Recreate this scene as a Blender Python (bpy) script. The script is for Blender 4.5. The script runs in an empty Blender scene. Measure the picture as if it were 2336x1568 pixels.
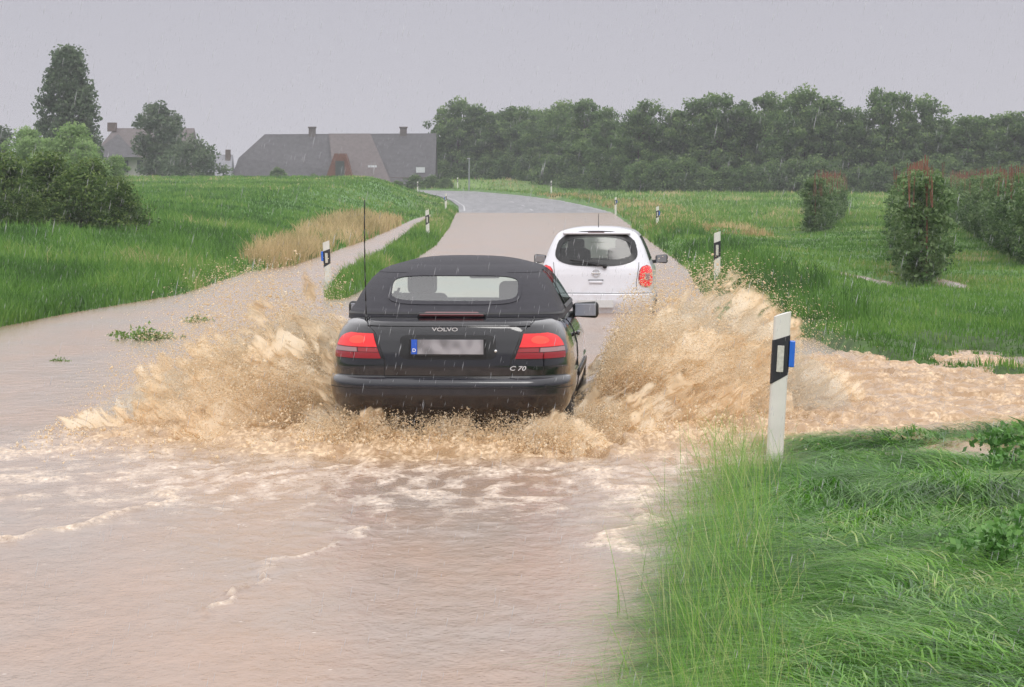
import bpy, bmesh, math, random
import numpy as np
from mathutils import Vector, Matrix
rng = np.random.default_rng(7); random.seed(7)
scene = bpy.context.scene
COL = scene.collection

# ---------------------------------------------------------------- helpers
def link(ob, parent=None):
    COL.objects.link(ob)
    if parent is not None: ob.parent = parent
    return ob
def thing(ob, label, category, group=None, kind=None):
    ob["label"] = label; ob["category"] = category
    if group: ob["group"] = group
    if kind: ob["kind"] = kind
    return ob
def empty(name, loc=(0,0,0), rz=0.0):
    e = bpy.data.objects.new(name, None); e.empty_display_size = .3
    e.location = loc; e.rotation_euler = (0,0,rz); COL.objects.link(e); return e
def np_mesh(name, V, F, mat=None, smooth=False, attrs=None, colors=None):
    V = np.asarray(V, dtype=np.float32).reshape(-1,3); F = np.asarray(F, dtype=np.int32)
    me = bpy.data.meshes.new(name)
    k = F.shape[1]; n = F.shape[0]
    me.vertices.add(len(V)); me.vertices.foreach_set("co", V.ravel())
    me.loops.add(n*k); me.loops.foreach_set("vertex_index", F.ravel())
    me.polygons.add(n)
    me.polygons.foreach_set("loop_start", np.arange(0,n*k,k,dtype=np.int32))
    me.polygons.foreach_set("loop_total", np.full(n,k,dtype=np.int32))
    if smooth: me.polygons.foreach_set("use_smooth", np.ones(n,dtype=bool))
    me.update(calc_edges=True); me.validate()
    if attrs:
        for an,av in attrs.items():
            a = me.attributes.new(an,'FLOAT','POINT'); a.data.foreach_set("value", np.asarray(av,dtype=np.float32))
    if colors is not None:
        a = me.attributes.new("col",'FLOAT_COLOR','POINT')
        c = np.ones((len(V),4),dtype=np.float32); c[:,:3]=colors; a.data.foreach_set("color", c.ravel())
    if mat: me.materials.append(mat)
    return me
def ob_from(name, me, parent=None):
    return link(bpy.data.objects.new(name, me), parent)
def bm_obj(name, bm, mat, parent=None, smooth=False):
    me = bpy.data.meshes.new(name); bmesh.ops.recalc_face_normals(bm, faces=bm.faces)
    bm.to_mesh(me); bm.free()
    if mat: me.materials.append(mat)
    if smooth:
        me.polygons.foreach_set("use_smooth", np.ones(len(me.polygons),dtype=bool))
    return ob_from(name, me, parent)
def add_box(bm, c, s, bev=0, rot=None, seg=2):
    r = bmesh.ops.create_cube(bm, size=1.0)
    vs = r['verts']
    bmesh.ops.scale(bm, vec=s, verts=vs)
    if bev:
        es = list({e for v in vs for e in v.link_edges})
        rr = bmesh.ops.bevel(bm, geom=es, offset=bev, segments=seg, affect='EDGES', profile=.5)
        vs = list({v for f in rr['faces'] for v in f.verts} | {v for v in vs if v.is_valid})
    if rot is not None: bmesh.ops.rotate(bm, cent=(0,0,0), matrix=rot, verts=vs)
    bmesh.ops.translate(bm, vec=c, verts=vs)
    return vs
def box(name, c, s, mat, parent=None, bev=0, rot=None, seg=2, smooth=False):
    bm = bmesh.new(); add_box(bm, c, s, bev, rot, seg); return bm_obj(name, bm, mat, parent, smooth)
def add_cyl(bm, p0, p1, r0, r1=None, n=12):
    r1 = r0 if r1 is None else r1
    p0=Vector(p0); p1=Vector(p1); d=p1-p0
    q = d.to_track_quat('Z','Y').to_matrix().to_4x4()
    M = Matrix.Translation((p0+p1)/2) @ q
    return bmesh.ops.create_cone(bm, cap_ends=True, segments=n, radius1=r0, radius2=r1, depth=d.length, matrix=M)['verts']
def hash2(ix,iy,seed):
    h = (ix.astype(np.int64)*374761393 + iy.astype(np.int64)*668265263 + seed*1442695041) & 0xffffffff
    h = ((h ^ (h>>13))*1274126177) & 0xffffffff
    h = h ^ (h>>16)
    return (h & 0xffffff)/float(0xffffff)
def vnoise(x,y,seed=0):
    x0=np.floor(x); y0=np.floor(y); fx=x-x0; fy=y-y0
    fx=fx*fx*(3-2*fx); fy=fy*fy*(3-2*fy)
    a=hash2(x0,y0,seed); b=hash2(x0+1,y0,seed); c=hash2(x0,y0+1,seed); d=hash2(x0+1,y0+1,seed)
    return a*(1-fx)*(1-fy)+b*fx*(1-fy)+c*(1-fx)*fy+d*fx*fy
def fbm(x,y,o=4,seed=0):
    s=0;a=.5;t=0
    for i in range(o):
        s=s+a*vnoise(x*2**i+i*17.3,y*2**i+i*9.1,seed+i); t+=a; a*=.5
    return s/t
def ridge(x,y,o=4,seed=0):
    s=0;a=.5;t=0
    for i in range(o):
        s=s+a*(1-np.abs(2*vnoise(x*2**i+i*7.3,y*2**i+i*3.1,seed+i)-1)); t+=a; a*=.55
    return s/t
def sst(t): t=np.clip(t,0,1); return t*t*(3-2*t)

# ---------------------------------------------------------------- materials
def new_mat(name):
    m = bpy.data.materials.new(name); m.use_nodes=True
    nt=m.node_tree; b=nt.nodes["Principled BSDF"]; return m,nt,b
def mat(name, c, rough=.5, metal=0, spec=.5, var=0, scale=5, bump=0, bscale=20, coat=0, emis=None, estr=0, trans=0):
    m,nt,b=new_mat(name)
    b.inputs["Roughness"].default_value=rough; b.inputs["Metallic"].default_value=metal
    b.inputs["Specular IOR Level"].default_value=spec; b.inputs["Coat Weight"].default_value=coat
    b.inputs["Coat Roughness"].default_value=.06
    tc=nt.nodes.new("ShaderNodeTexCoord")
    n=nt.nodes.new("ShaderNodeTexNoise"); n.inputs["Scale"].default_value=scale; n.inputs["Detail"].default_value=5
    nt.links.new(tc.outputs["Object"], n.inputs["Vector"])
    mx=nt.nodes.new("ShaderNodeMix"); mx.data_type='RGBA'
    v=max(var,.02)
    mx.inputs[6].default_value=(*[x*(1-v) for x in c],1); mx.inputs[7].default_value=(*[min(1,x*(1+v)) for x in c],1)
    mr=nt.nodes.new("ShaderNodeMapRange"); mr.inputs[1].default_value=.3; mr.inputs[2].default_value=.7
    nt.links.new(n.outputs["Fac"], mr.inputs[0]); nt.links.new(mr.outputs[0], mx.inputs[0])
    nt.links.new(mx.outputs[2], b.inputs["Base Color"])
    if bump:
        n2=nt.nodes.new("ShaderNodeTexNoise"); n2.inputs["Scale"].default_value=bscale; n2.inputs["Detail"].default_value=4
        nt.links.new(tc.outputs["Object"], n2.inputs["Vector"])
        bp=nt.nodes.new("ShaderNodeBump"); bp.inputs["Strength"].default_value=bump; bp.inputs["Distance"].default_value=.02
        nt.links.new(n2.outputs["Fac"], bp.inputs["Height"]); nt.links.new(bp.outputs[0], b.inputs["Normal"])
    if emis:
        b.inputs["Emission Color"].default_value=(*emis,1); b.inputs["Emission Strength"].default_value=estr
    return m
def mat_leaf(name, stops, rough=.55, transl=.3, spec=.3):
    m,nt,b=new_mat(name)
    at=nt.nodes.new("ShaderNodeAttribute"); at.attribute_name="tint"
    r=nt.nodes.new("ShaderNodeValToRGB"); els=r.color_ramp.elements
    for i,(p,c) in enumerate(stops):
        if i<2: e=els[i]; e.position=p
        else: e=els.new(p)
        e.color=(*c,1)
    nt.links.new(at.outputs["Fac"], r.inputs["Fac"]); nt.links.new(r.outputs[0], b.inputs["Base Color"])
    b.inputs["Roughness"].default_value=rough; b.inputs["Specular IOR Level"].default_value=spec
    t=nt.nodes.new("ShaderNodeBsdfTranslucent"); nt.links.new(r.outputs[0], t.inputs["Color"])
    mx=nt.nodes.new("ShaderNodeMixShader"); mx.inputs[0].default_value=transl
    nt.links.new(b.outputs[0], mx.inputs[1]); nt.links.new(t.outputs[0], mx.inputs[2])
    nt.links.new(mx.outputs[0], nt.nodes["Material Output"].inputs["Surface"])
    return m
def mat_glass(name, tint, refl=.12):
    m,nt,b=new_mat(name); nt.nodes.remove(b)
    t=nt.nodes.new("ShaderNodeBsdfTransparent"); t.inputs["Color"].default_value=(*tint,1)
    g=nt.nodes.new("ShaderNodeBsdfGlossy"); g.inputs["Roughness"].default_value=.05
    n=nt.nodes.new("ShaderNodeTexNoise"); n.inputs["Scale"].default_value=90
    bp=nt.nodes.new("ShaderNodeBump"); bp.inputs["Strength"].default_value=.15; bp.inputs["Distance"].default_value=.003
    tc=nt.nodes.new("ShaderNodeTexCoord"); nt.links.new(tc.outputs["Object"], n.inputs["Vector"])
    nt.links.new(n.outputs["Fac"], bp.inputs["Height"]); nt.links.new(bp.outputs[0], g.inputs["Normal"])
    mx=nt.nodes.new("ShaderNodeMixShader"); mx.inputs[0].default_value=refl
    nt.links.new(t.outputs[0], mx.inputs[1]); nt.links.new(g.outputs[0], mx.inputs[2])
    nt.links.new(mx.outputs[0], nt.nodes["Material Output"].inputs["Surface"])
    return m

# ---------------------------------------------------------------- camera, world, sun
cam=bpy.data.cameras.new("camera"); cam.lens=98.6; cam.sensor_width=36; cam.clip_start=.5; cam.clip_end=9000
co=bpy.data.objects.new("camera",cam); co.location=(0,0,2.0); co.rotation_euler=(math.radians(90-3.27),0,0); COL.objects.link(co)
scene.camera=co
scene.view_settings.view_transform='Standard'; scene.view_settings.look='None'; scene.view_settings.exposure=0
w=bpy.data.worlds.new("World"); scene.world=w; w.use_nodes=True
nt=w.node_tree; bg=nt.nodes["Background"]
SUN_EL=math.radians(52); SUN_ROT=math.radians(195)
sky=nt.nodes.new("ShaderNodeTexSky"); sky.sky_type='NISHITA'; sky.sun_disc=False; sky.sun_elevation=SUN_EL; sky.sun_rotation=SUN_ROT
sky.air_density=2; sky.dust_density=6
bw=nt.nodes.new("ShaderNodeRGBToBW"); nt.links.new(sky.outputs[0],bw.inputs[0])
sc=nt.nodes.new("ShaderNodeMath"); sc.operation='MULTIPLY'; sc.inputs[1].default_value=.06; nt.links.new(bw.outputs[0],sc.inputs[0])
tc=nt.nodes.new("ShaderNodeTexCoord"); sp=nt.nodes.new("ShaderNodeSeparateXYZ"); nt.links.new(tc.outputs["Generated"],sp.inputs[0])
rp=nt.nodes.new("ShaderNodeValToRGB"); e=rp.color_ramp.elements
e[0].position=0; e[0].color=(.620,.612,.668,1); e[1].position=1; e[1].color=(1.80,1.78,1.82,1)
for p_,c_ in ((.035,(.585,.577,.640)),(.075,(.540,.535,.605)),(.14,(.76,.755,.80)),(.3,(1.19,1.18,1.21)),(.6,(1.54,1.52,1.55))):
    x=e.new(p_); x.color=(*c_,1)
nt.links.new(sp.outputs["Z"],rp.inputs[0])
cl=nt.nodes.new("ShaderNodeTexNoise"); cl.inputs["Scale"].default_value=2.2; cl.inputs["Detail"].default_value=3; nt.links.new(tc.outputs["Generated"],cl.inputs["Vector"])
clr=nt.nodes.new("ShaderNodeMapRange"); clr.inputs[3].default_value=.95; clr.inputs[4].default_value=1.05; nt.links.new(cl.outputs["Fac"],clr.inputs[0])
vm=nt.nodes.new("ShaderNodeVectorMath"); vm.operation='SCALE'; nt.links.new(rp.outputs[0],vm.inputs[0]); nt.links.new(clr.outputs[0],vm.inputs["Scale"])
mx=nt.nodes.new("ShaderNodeMix"); mx.data_type='RGBA'; mx.inputs[0].default_value=.08
nt.links.new(vm.outputs[0],mx.inputs[6]); nt.links.new(sc.outputs[0],mx.inputs[7]); nt.links.new(mx.outputs[2],bg.inputs["Color"]); bg.inputs["Strength"].default_value=1.0
sl=bpy.data.lights.new("sun",'SUN'); sl.energy=1.25; sl.angle=math.radians(25); sl.color=(1,.97,.93)
so=bpy.data.objects.new("sun",sl); so.rotation_euler=(math.radians(38),0,math.radians(15)); COL.objects.link(so)

# ---------------------------------------------------------------- terrain
WZ=.10
I=lambda y,a,b: np.interp(y,a,b)
def xr(y): return I(y,[5,10,15,19,21,27,41,63,120,184,200,220,240,260,275,300,400],[.36,.55,1.0,1.38,1.5,2.2,2.95,3.9,5.1,6.5,5.5,3.85,.9,-3.4,-8.5,-20,-80])
def xl(y): return I(y,[5,20,42,67,86,120,184,200,220,240,260,275,300,400],[-4.4,-4.3,-2.7,-2.3,-2.15,-2.5,-3.5,-3.8,-4.8,-6.4,-9.5,-15,-30,-90])
def xb(y): return I(y,[5,30,36,41,48,60,65,96,150,170,184,200,220,240,260,275,300,400],[-8,-7.3,-6.6,-6.2,-5.4,-5.4,-4.8,-4.6,-4.9,-4.6,-4.2,-4.3,-5.3,-7,-10.2,-16,-31,-91])
def xs(y): return I(y,[40,55,71,110,150,170],[-3.1,-3.4,-3.5,-4.05,-4.4,-4.7])
def zroad(y): return I(y,[0,176,184,260,275,340,500,9000],[0,0,.11,1.24,1.30,.6,.4,0])
def hleft(y): return I(y,[0,35,75,100,150,230,245,300,600,9000],[.35,.45,.72,.85,1.30,2.30,2.35,2.1,1.8,1.5])
def fright(y): return I(y,[0,130,170,230,262,286,9000],[.0,.0,.3,1.05,1.25,2.25,1.9])
def ground_z(x,y):
    zr=zroad(y); z=zr-.04
    n=fbm(x*.5,y*.35,4,3)-.5; n2=fbm(x*3,y*2,3,9)-.5
    d=xb(y)-x; kk=I(y,[0,120,180,240,9000],[9,9,7,6,20])
    left=zr+.02+.16*sst(d/.6)+sst(d/kk)*(hleft(y)-np.minimum(zr,hleft(y)))+n*.22*sst(d/2)*(y<120)+n*.10*sst(d/2)*(y>=120)
    z=np.where(d>0,np.maximum(left,z),z)
    st=(x>xs(y))&(x<xl(y))&(y>42)&(y<186)
    c=(xs(y)+xl(y))/2; hw=(xl(y)-xs(y))/2
    zs=zr+.27*sst((1-np.abs(x-c)/np.maximum(hw,.1))*1.6)*sst((y-43)/8)
    z=np.where(st,np.maximum(z,zs),z)
    e=x-xr(y)
    right=np.maximum(zr*np.clip(1-e/10,0,1),0)+.10+.16*sst(e/.6)-.13*sst((e-2.2)/2.5)+np.where(e>0,np.maximum(fright(y)-zr*np.clip(1-e/10,0,1),0)*sst(e/8),0)+n*.12*sst(e/2)+n2*.05*sst(e)
    right=np.where(y<26,right+.05*sst((e)/1.5)-.06-.11*sst((y-15)/5)+.16*(fbm(x*1.8,y*.9,3,33)-.5)*sst(e), right)
    yn=I(x,[1.2,1.8,2.9,3.9,8,20],[18.8,19.8,21.6,21.4,21.0,20.8]); yf=I(x,[2,3.5,3.9,4.8,8,20],[40,35.5,28.6,26.6,26,26])
    nw=(fbm(x*1.1,y*.6,4,21)-.5)*4.0
    dry=np.maximum(sst((yn-y+nw)/1.1), sst((y-yf+nw*.5)/1.0))
    for (px,py,ax,ay) in [(3.4,17.4,1.0,.40),(3.7,19.4,1.1,.5),(3.2,15.2,.7,.25),(2.4,19.2,.7,.3)]:
        dry=dry*(1-.97*np.exp(-(((x-px)/ax)**2+((y-py)/ay)**2)**1.5))
    right=-.05+(right+.05)*dry
    for (px,py,ax,ay) in [(5.5,29.2,1.1,1.5),(6.85,54,.32,6),(8.15,55,.26,4),(5.0,31.5,.5,.6)]:
        right=right-.34*np.exp(-(((x-px-.1*(fbm(y*.7,x*0,2,5)-.5))/ax)**2+((y-py)/ay)**2)**1.5)*(y<70)
    z=np.where(e>0,right,z)
    return z
gz1=lambda x,y: float(ground_z(np.array([float(x)]),np.array([float(y)]))[0])
def axis(parts):
    out=[]
    for a,b,s in parts: out.append(np.arange(a,b,s))
    return np.concatenate(out)
xsA=np.concatenate([-np.geomspace(3000,30,24),axis([(-29,-10,.8),(-10,10,.2),(10,30,.7)]),np.geomspace(30,3000,26)])
ysA=np.concatenate([axis([(-20,8,4),(8,45,.3),(45,120,.8),(120,320,2.0)]),np.geomspace(322,8000,26)])
X,Y=np.meshgrid(xsA,ysA); Z=ground_z(X,Y)
nx,ny=len(xsA),len(ysA)
def gridF(nx,ny):
    i=np.arange(nx-1)[None,:]+np.arange(ny-1)[:,None]*nx
    return np.stack([i,i+1,i+nx+1,i+nx],-1).reshape(-1,4)
dry=sst((fbm(X*.25,Y*.12,4,5)-.52)*6)
dg=np.array([.042,.082,.017]); g1=np.array([.075,.160,.030]); g2=np.array([.13,.21,.05]); ty=np.array([.36,.29,.14]); cr=np.array([.085,.190,.04])
C=np.zeros(X.shape+(3,))
t=sst((Y-22)/40)[...,None]
C[:]=dg*(1-t)+g1*t
fieldL=((X<xb(Y)-2.5)&(Y>95))[...,None]; C=np.where(fieldL,cr,C)
far=((Y>110)&(X>xr(Y)+1))[...,None]; C=np.where(far,g2,C)
C=C*(.75+.5*fbm(X*.6,Y*.25,4,8))[...,None]
mk=(dry*((Y>60)&(Y<240)&((X>xr(Y))&(X<xr(Y)+5)|((X<xb(Y))&(X>xb(Y)-2.0)))))[...,None]*.8
C=C*(1-mk)+ty*mk
gm,nt,b=new_mat("ground_grass_soil")
at=nt.nodes.new("ShaderNodeAttribute"); at.attribute_name="col"
tcn=nt.nodes.new("ShaderNodeTexCoord"); nn=nt.nodes.new("ShaderNodeTexNoise"); nn.inputs["Scale"].default_value=3; nn.inputs["Detail"].default_value=8
nt.links.new(tcn.outputs["Object"],nn.inputs["Vector"])
mr=nt.nodes.new("ShaderNodeMapRange"); mr.inputs[1].default_value=.3; mr.inputs[2].default_value=.7; mr.inputs[3].default_value=.55; mr.inputs[4].default_value=1.4
nt.links.new(nn.outputs["Fac"],mr.inputs[0])
v=nt.nodes.new("ShaderNodeVectorMath"); v.operation='SCALE'; nt.links.new(at.outputs["Color"],v.inputs[0]); nt.links.new(mr.outputs[0],v.inputs["Scale"])
nt.links.new(v.outputs[0],b.inputs["Base Color"]); b.inputs["Roughness"].default_value=.9
bp=nt.nodes.new("ShaderNodeBump"); bp.inputs["Strength"].default_value=.8; bp.inputs["Distance"].default_value=.1; nt.links.new(nn.outputs["Fac"],bp.inputs["Height"]); nt.links.new(bp.outputs[0],b.inputs["Normal"])
g=ob_from("ground",np_mesh("ground",np.stack([X,Y,Z],-1),gridF(nx,ny),gm,True,colors=C.reshape(-1,3)))
thing(g,"grassy farmland verge and fields rising to a low crest","ground",kind="structure")

# road
ry=np.concatenate([np.arange(4,180,3),np.arange(180,300,1.5)]); nR=9
RX=[];
for yy in ry:
    a,bx=float(xl(yy)),float(xr(yy))
    for k in range(nR):
        f=k/(nR-1); RX.append((a+(bx-a)*f,yy,float(zroad(yy))+.015+.03*(1-(2*f-1)**2)))
m_road,nt,b=new_mat("wet_asphalt")
tcn=nt.nodes.new("ShaderNodeTexCoord"); mp=nt.nodes.new("ShaderNodeMapping"); mp.inputs["Scale"].default_value=(1.2,.12,1); nt.links.new(tcn.outputs["Object"],mp.inputs[0])
nn=nt.nodes.new("ShaderNodeTexNoise"); nn.inputs["Scale"].default_value=1.5; nn.inputs["Detail"].default_value=6; nt.links.new(mp.outputs[0],nn.inputs["Vector"])
r=nt.nodes.new("ShaderNodeValToRGB"); r.color_ramp.elements[0].position=.35; r.color_ramp.elements[0].color=(.10,.10,.112,1); r.color_ramp.elements[1].position=.7; r.color_ramp.elements[1].color=(.20,.195,.21,1)
nt.links.new(nn.outputs["Fac"],r.inputs[0]); nt.links.new(r.outputs[0],b.inputs["Base Color"]); b.inputs["Roughness"].default_value=.42
ro=ob_from("road",np_mesh("road",RX,gridF(nR,len(ry)),m_road,True)); thing(ro,"wet grey asphalt country road emerging from floodwater","road",kind="structure")
m_white=mat("worn_road_paint",(.42,.42,.43),.5,var=.25,scale=2)
V=[];F=[]
def strip(f0,f1,y0,y1,st=2.0):
    yy=np.arange(y0,y1+.01,st)
    b0=len(V)
    for q in yy:
        a,bx=float(xl(q)),float(xr(q))
        for f in (f0,f1):
            V.append((a+(bx-a)*f,q,float(zroad(q))+.015+.03*(1-(2*f-1)**2)+.012))
    for i in range(len(yy)-1): F.append((b0+2*i,b0+2*i+1,b0+2*i+3,b0+2*i+2))
for q in range(186,270,12): strip(.49,.503,q,q+4)
strip(.035,.045,186,290); strip(.955,.965,186,290)
ml=ob_from("road_marking",np_mesh("road_marking",V,F,m_white)); thing(ml,"worn white painted lines on wet asphalt","road marking",kind="structure")

# ---------------------------------------------------------------- flood water
wx=np.concatenate([-np.geomspace(60,5.3,12),np.arange(-5,5.2,.025),np.geomspace(5.3,60,12)])
wy=np.concatenate([[-15,0,5,8],np.arange(9,30,.028),np.arange(30,60,.35),np.arange(60,196,1.5)])
WX,WY=np.meshgrid(wx,wy)
def pdist(px,py,pts,sy=.45):
    best=np.full(px.shape,1e9)
    for (a,b_) in zip(pts[:-1],pts[1:]):
        ax,ay=a; bx,by=b_; dx,dy=bx-ax,(by-ay)*sy
        qx,qy=px-ax,(py-ay)*sy
        t=np.clip((qx*dx+qy*dy)/(dx*dx+dy*dy+1e-9),0,1)
        best=np.minimum(best,np.hypot(qx-t*dx,qy-t*dy))
    return best
wv=(fbm(WX*1.5,WY*1.0,4,40)-.5)*.8; wv2=(fbm(WX*1.5,WY*1.0,4,60)-.5)*1.6
PX=WX+wv; PY=WY+wv2
lines=[([(-4.2,19.2),(-3.6,19.6),(-2.76,20.9),(-2,21.2),(-1.4,21.2)],.24,.8),
 ([(-3.6,13.6),(-2.7,14.8),(-2.2,16.2),(-1.72,18.1),(-.97,18.5),(-.5,19.3)],.07,.85),
 ([(-1.3,11.8),(-1.18,12.4),(-1.12,13.3)],.014,.7),
 ([(-1.14,13.5),(-.98,15.4),(-.8,16.6),(-.45,18)],.045,.52),
 ([(-.1,19.6),(.3,18.8),(.66,17.9),(.78,16.2),(.66,14.4)],.13,.78),
 ([(-4,17.2),(-2.6,18.2),(-1.6,19.2),(-.8,19.8)],.20,.65),
 ([(-3.9,15.9),(-2.9,16.9),(-2.2,18.3)],.08,.55),
 ([(-.3,19.7),(-.1,18.6),(.1,17)],.18,.58)]
foam=np.zeros_like(WX)
for pts,wd,st in lines:
    foam=np.maximum(foam,st*np.exp(-(pdist(PX,PY,pts)/wd)**2))
dc=np.sqrt(((WX+.45)/3.1)**2+((WY-21.8)/3.3)**2)
churn=sst((1.15-dc)/.6)
tail=sst((WY-13.0)/5)*sst((22.5-WY)/1.5)*np.exp(-((WX+.9)/3.4)**4)*.50
gapm=sst((WX-1.3)/.8)*sst((WY-19.3)/1.0)*sst((38-WY)/9)
foam=np.maximum(foam,tail); foam=np.maximum(foam,churn); foam=np.maximum(foam,gapm*.52)
fn=fbm(WX*10+wv*6,WY*4.6+wv2*3,5,77); rg=ridge(WX*3.4+wv*5,WY*2.1+wv2*3,5,99); rg2=ridge(WX*1.5+wv*4,WY*2.8+wv2*3,5,199)
act=np.clip(foam,0,1)
near=((WY>9)&(WY<31)&(np.abs(WX)<5.2)).astype(float)
h=.014*(fbm(WX*2.5,WY*1.3,4,11)-.5)+.005*(fbm(WX*9,WY*5,3,12)-.5)
h=h+act*(.055*(rg-.45)+.022*(fbm(WX*14,WY*9,3,31)-.5))+churn*(.15*(rg-.45)+.05*(fbm(WX*11,WY*8,3,14)-.5))+gapm*(.17*(rg2-.45)+.025*(fbm(WX*14,WY*10,3,15)-.5))
h=h+.015*sst(act*1.2-.2)
h=h*near
fm=np.clip((act*1.15+(fn-.5)*3.0*(.15+act)+(rg-.55)*1.5*act-.45)*1.6,0,1)*near
gl=np.clip(np.maximum(churn*1.25,gapm)*near*.95+.8*np.clip(h*18,0,1)*act,0,1)
mw,nt,b=new_mat("muddy_floodwater")
def attr(n):
    a=nt.nodes.new("ShaderNodeAttribute"); a.attribute_name=n; return a
tcn=nt.nodes.new("ShaderNodeTexCoord")
def noise(scale,detail=4,vecscale=(1,1,1),rough=.5):
    mp=nt.nodes.new("ShaderNodeMapping"); mp.inputs["Scale"].default_value=vecscale; nt.links.new(tcn.outputs["Object"],mp.inputs[0])
    n=nt.nodes.new("ShaderNodeTexNoise"); n.inputs["Scale"].default_value=scale; n.inputs["Detail"].default_value=detail; n.inputs["Roughness"].default_value=rough
    nt.links.new(mp.outputs[0],n.inputs["Vector"]); return n
def mixc(fac,a,b_):
    m=nt.nodes.new("ShaderNodeMix"); m.data_type='RGBA'
    if isinstance(fac,float): m.inputs[0].default_value=fac
    else: nt.links.new(fac,m.inputs[0])
    for s,i in ((a,6),(b_,7)):
        if isinstance(s,tuple): m.inputs[i].default_value=(*s,1)
        else: nt.links.new(s,m.inputs[i])
    return m.outputs[2]
def mrange(src,a,b_,c=0,d=1):
    m=nt.nodes.new("ShaderNodeMapRange"); m.inputs[1].default_value=a; m.inputs[2].default_value=b_; m.inputs[3].default_value=c; m.inputs[4].default_value=d
    nt.links.new(src,m.inputs[0]); return m.outputs[0]
def mth(op,a,b_):
    m=nt.nodes.new("ShaderNodeMath"); m.operation=op; m.use_clamp=True
    for s,i in ((a,0),(b_,1)):
        if isinstance(s,(int,float)): m.inputs[i].default_value=s
        else: nt.links.new(s,m.inputs[i])
    return m.outputs[0]
n1=noise(.9,6,(1,.45,1),.6); n2=noise(26,6,(1,.5,1),.62); n3=noise(60,3,(1,.6,1)); n4=noise(5,5,(1,.4,1),.6)
base=mixc(mrange(n1.outputs["Fac"],.38,.62),(.345,.228,.160),(.295,.230,.188))
base=mixc(mrange(n4.outputs["Fac"],.45,.75,0,.5),base,(.255,.172,.122))
sep=nt.nodes.new("ShaderNodeSeparateXYZ"); nt.links.new(tcn.outputs["Object"],sep.inputs[0])
nearf=mrange(sep.outputs["Y"],16,30,1,0)
fa=attr("foam"); ga=attr("agit")
base=mixc(mth('MULTIPLY',ga.outputs["Fac"],.9),base,(.37,.235,.125))
fsoft=mth('MULTIPLY',fa.outputs["Fac"],mrange(n2.outputs["Fac"],.35,.62,.08,1.08))
foamc=mixc(mrange(n3.outputs["Fac"],.35,.65),(.52,.40,.30),(.80,.70,.61))
tan=mixc(mrange(n2.outputs["Fac"],.38,.62),(.42,.275,.15),(.72,.54,.36))
foamc2=mixc(ga.outputs["Fac"],foamc,tan)
colr=mixc(fsoft,base,foamc2)
vs_=nt.nodes.new("ShaderNodeTexVoronoi"); vs_.inputs["Scale"].default_value=6.5; nt.links.new(tcn.outputs["Object"],vs_.inputs["Vector"])
spk=mth('MULTIPLY',mth('MULTIPLY',mrange(vs_.outputs["Distance"],.035,.08,1,0),mrange(vs_.outputs["Color"],.5,.55,0,.7)),nearf)
colr=mixc(spk,colr,(.70,.60,.53))
nt.links.new(colr,b.inputs["Base Color"])
nt.links.new(mrange(fsoft,0,1,.22,.6),b.inputs["Roughness"]); b.inputs["Specular IOR Level"].default_value=.38
rp1=noise(9,5,(1,.5,1)); rp2=noise(45,3,(1,.6,1))
vo=nt.nodes.new("ShaderNodeTexVoronoi"); vo.inputs["Scale"].default_value=9; nt.links.new(tcn.outputs["Object"],vo.inputs["Vector"])
drop=mth('MULTIPLY',mrange(vo.outputs["Distance"],0,.16,1,0),nearf)
b1=nt.nodes.new("ShaderNodeBump"); b1.inputs["Strength"].default_value=.45; b1.inputs["Distance"].default_value=.025; nt.links.new(rp1.outputs["Fac"],b1.inputs["Height"])
b2=nt.nodes.new("ShaderNodeBump"); nt.links.new(mrange(sep.outputs["Y"],14,34,.5,.0),b2.inputs["Strength"]); b2.inputs["Distance"].default_value=.009; nt.links.new(rp2.outputs["Fac"],b2.inputs["Height"]); nt.links.new(b1.outputs[0],b2.inputs["Normal"])
b3=nt.nodes.new("ShaderNodeBump"); b3.inputs["Strength"].default_value=.6; b3.inputs["Distance"].default_value=.007; nt.links.new(drop,b3.inputs["Height"]); nt.links.new(b2.outputs[0],b3.inputs["Normal"])
b4=nt.nodes.new("ShaderNodeBump"); b4.inputs["Distance"].default_value=.014; nt.links.new(fsoft,b4.inputs["Strength"]); nt.links.new(n2.outputs["Fac"],b4.inputs["Height"]); nt.links.new(b3.outputs[0],b4.inputs["Normal"])
nt.links.new(b4.outputs[0],b.inputs["Normal"])
wo=ob_from("water",np_mesh("water",np.stack([WX,WY,WZ+h],-1),gridF(len(wx),len(wy)),mw,True,attrs={"foam":fm.ravel(),"agit":gl.ravel()}))
thing(wo,"muddy brown floodwater with foam covering the road","floodwater",kind="structure")

# ---------------------------------------------------------------- grass
def blades(name,X,Y,Z,H,W,LX,LY,tint,mat_,segs=3,bend=.35,parent=None):
    n=len(X); ang=rng.uniform(0,math.pi,n); wxv=np.cos(ang)*W; wyv=np.sin(ang)*W*.6
    L=[]
    for i in range(segs+1):
        t=i/segs; cx=X+LX*t**1.6; cy=Y+LY*t**1.6; cz=Z-.01+H*(t-bend*t*t); k=.5*(1-t*.93)**.7
        L.append(np.stack([cx-wxv*k,cy-wyv*k,cz],-1)); L.append(np.stack([cx+wxv*k,cy+wyv*k,cz],-1))
    V=np.stack(L,1)
    m=2*(segs+1); base=(np.arange(n)*m)[:,None,None]
    fq=np.array([[2*i,2*i+1,2*i+3,2*i+2] for i in range(segs)])[None]
    F=(base+fq).reshape(-1,4)
    return np_mesh(name,V.reshape(-1,3),F,mat_,True,attrs={"tint":np.repeat(tint,m)})
m_grass=mat_leaf("green_grass",[(0,(.025,.078,.010)),(.28,(.068,.205,.022)),(.55,(.140,.350,.042)),(.80,(.26,.48,.085)),(1,(.48,.50,.22))],.30,.42,.6)
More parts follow.
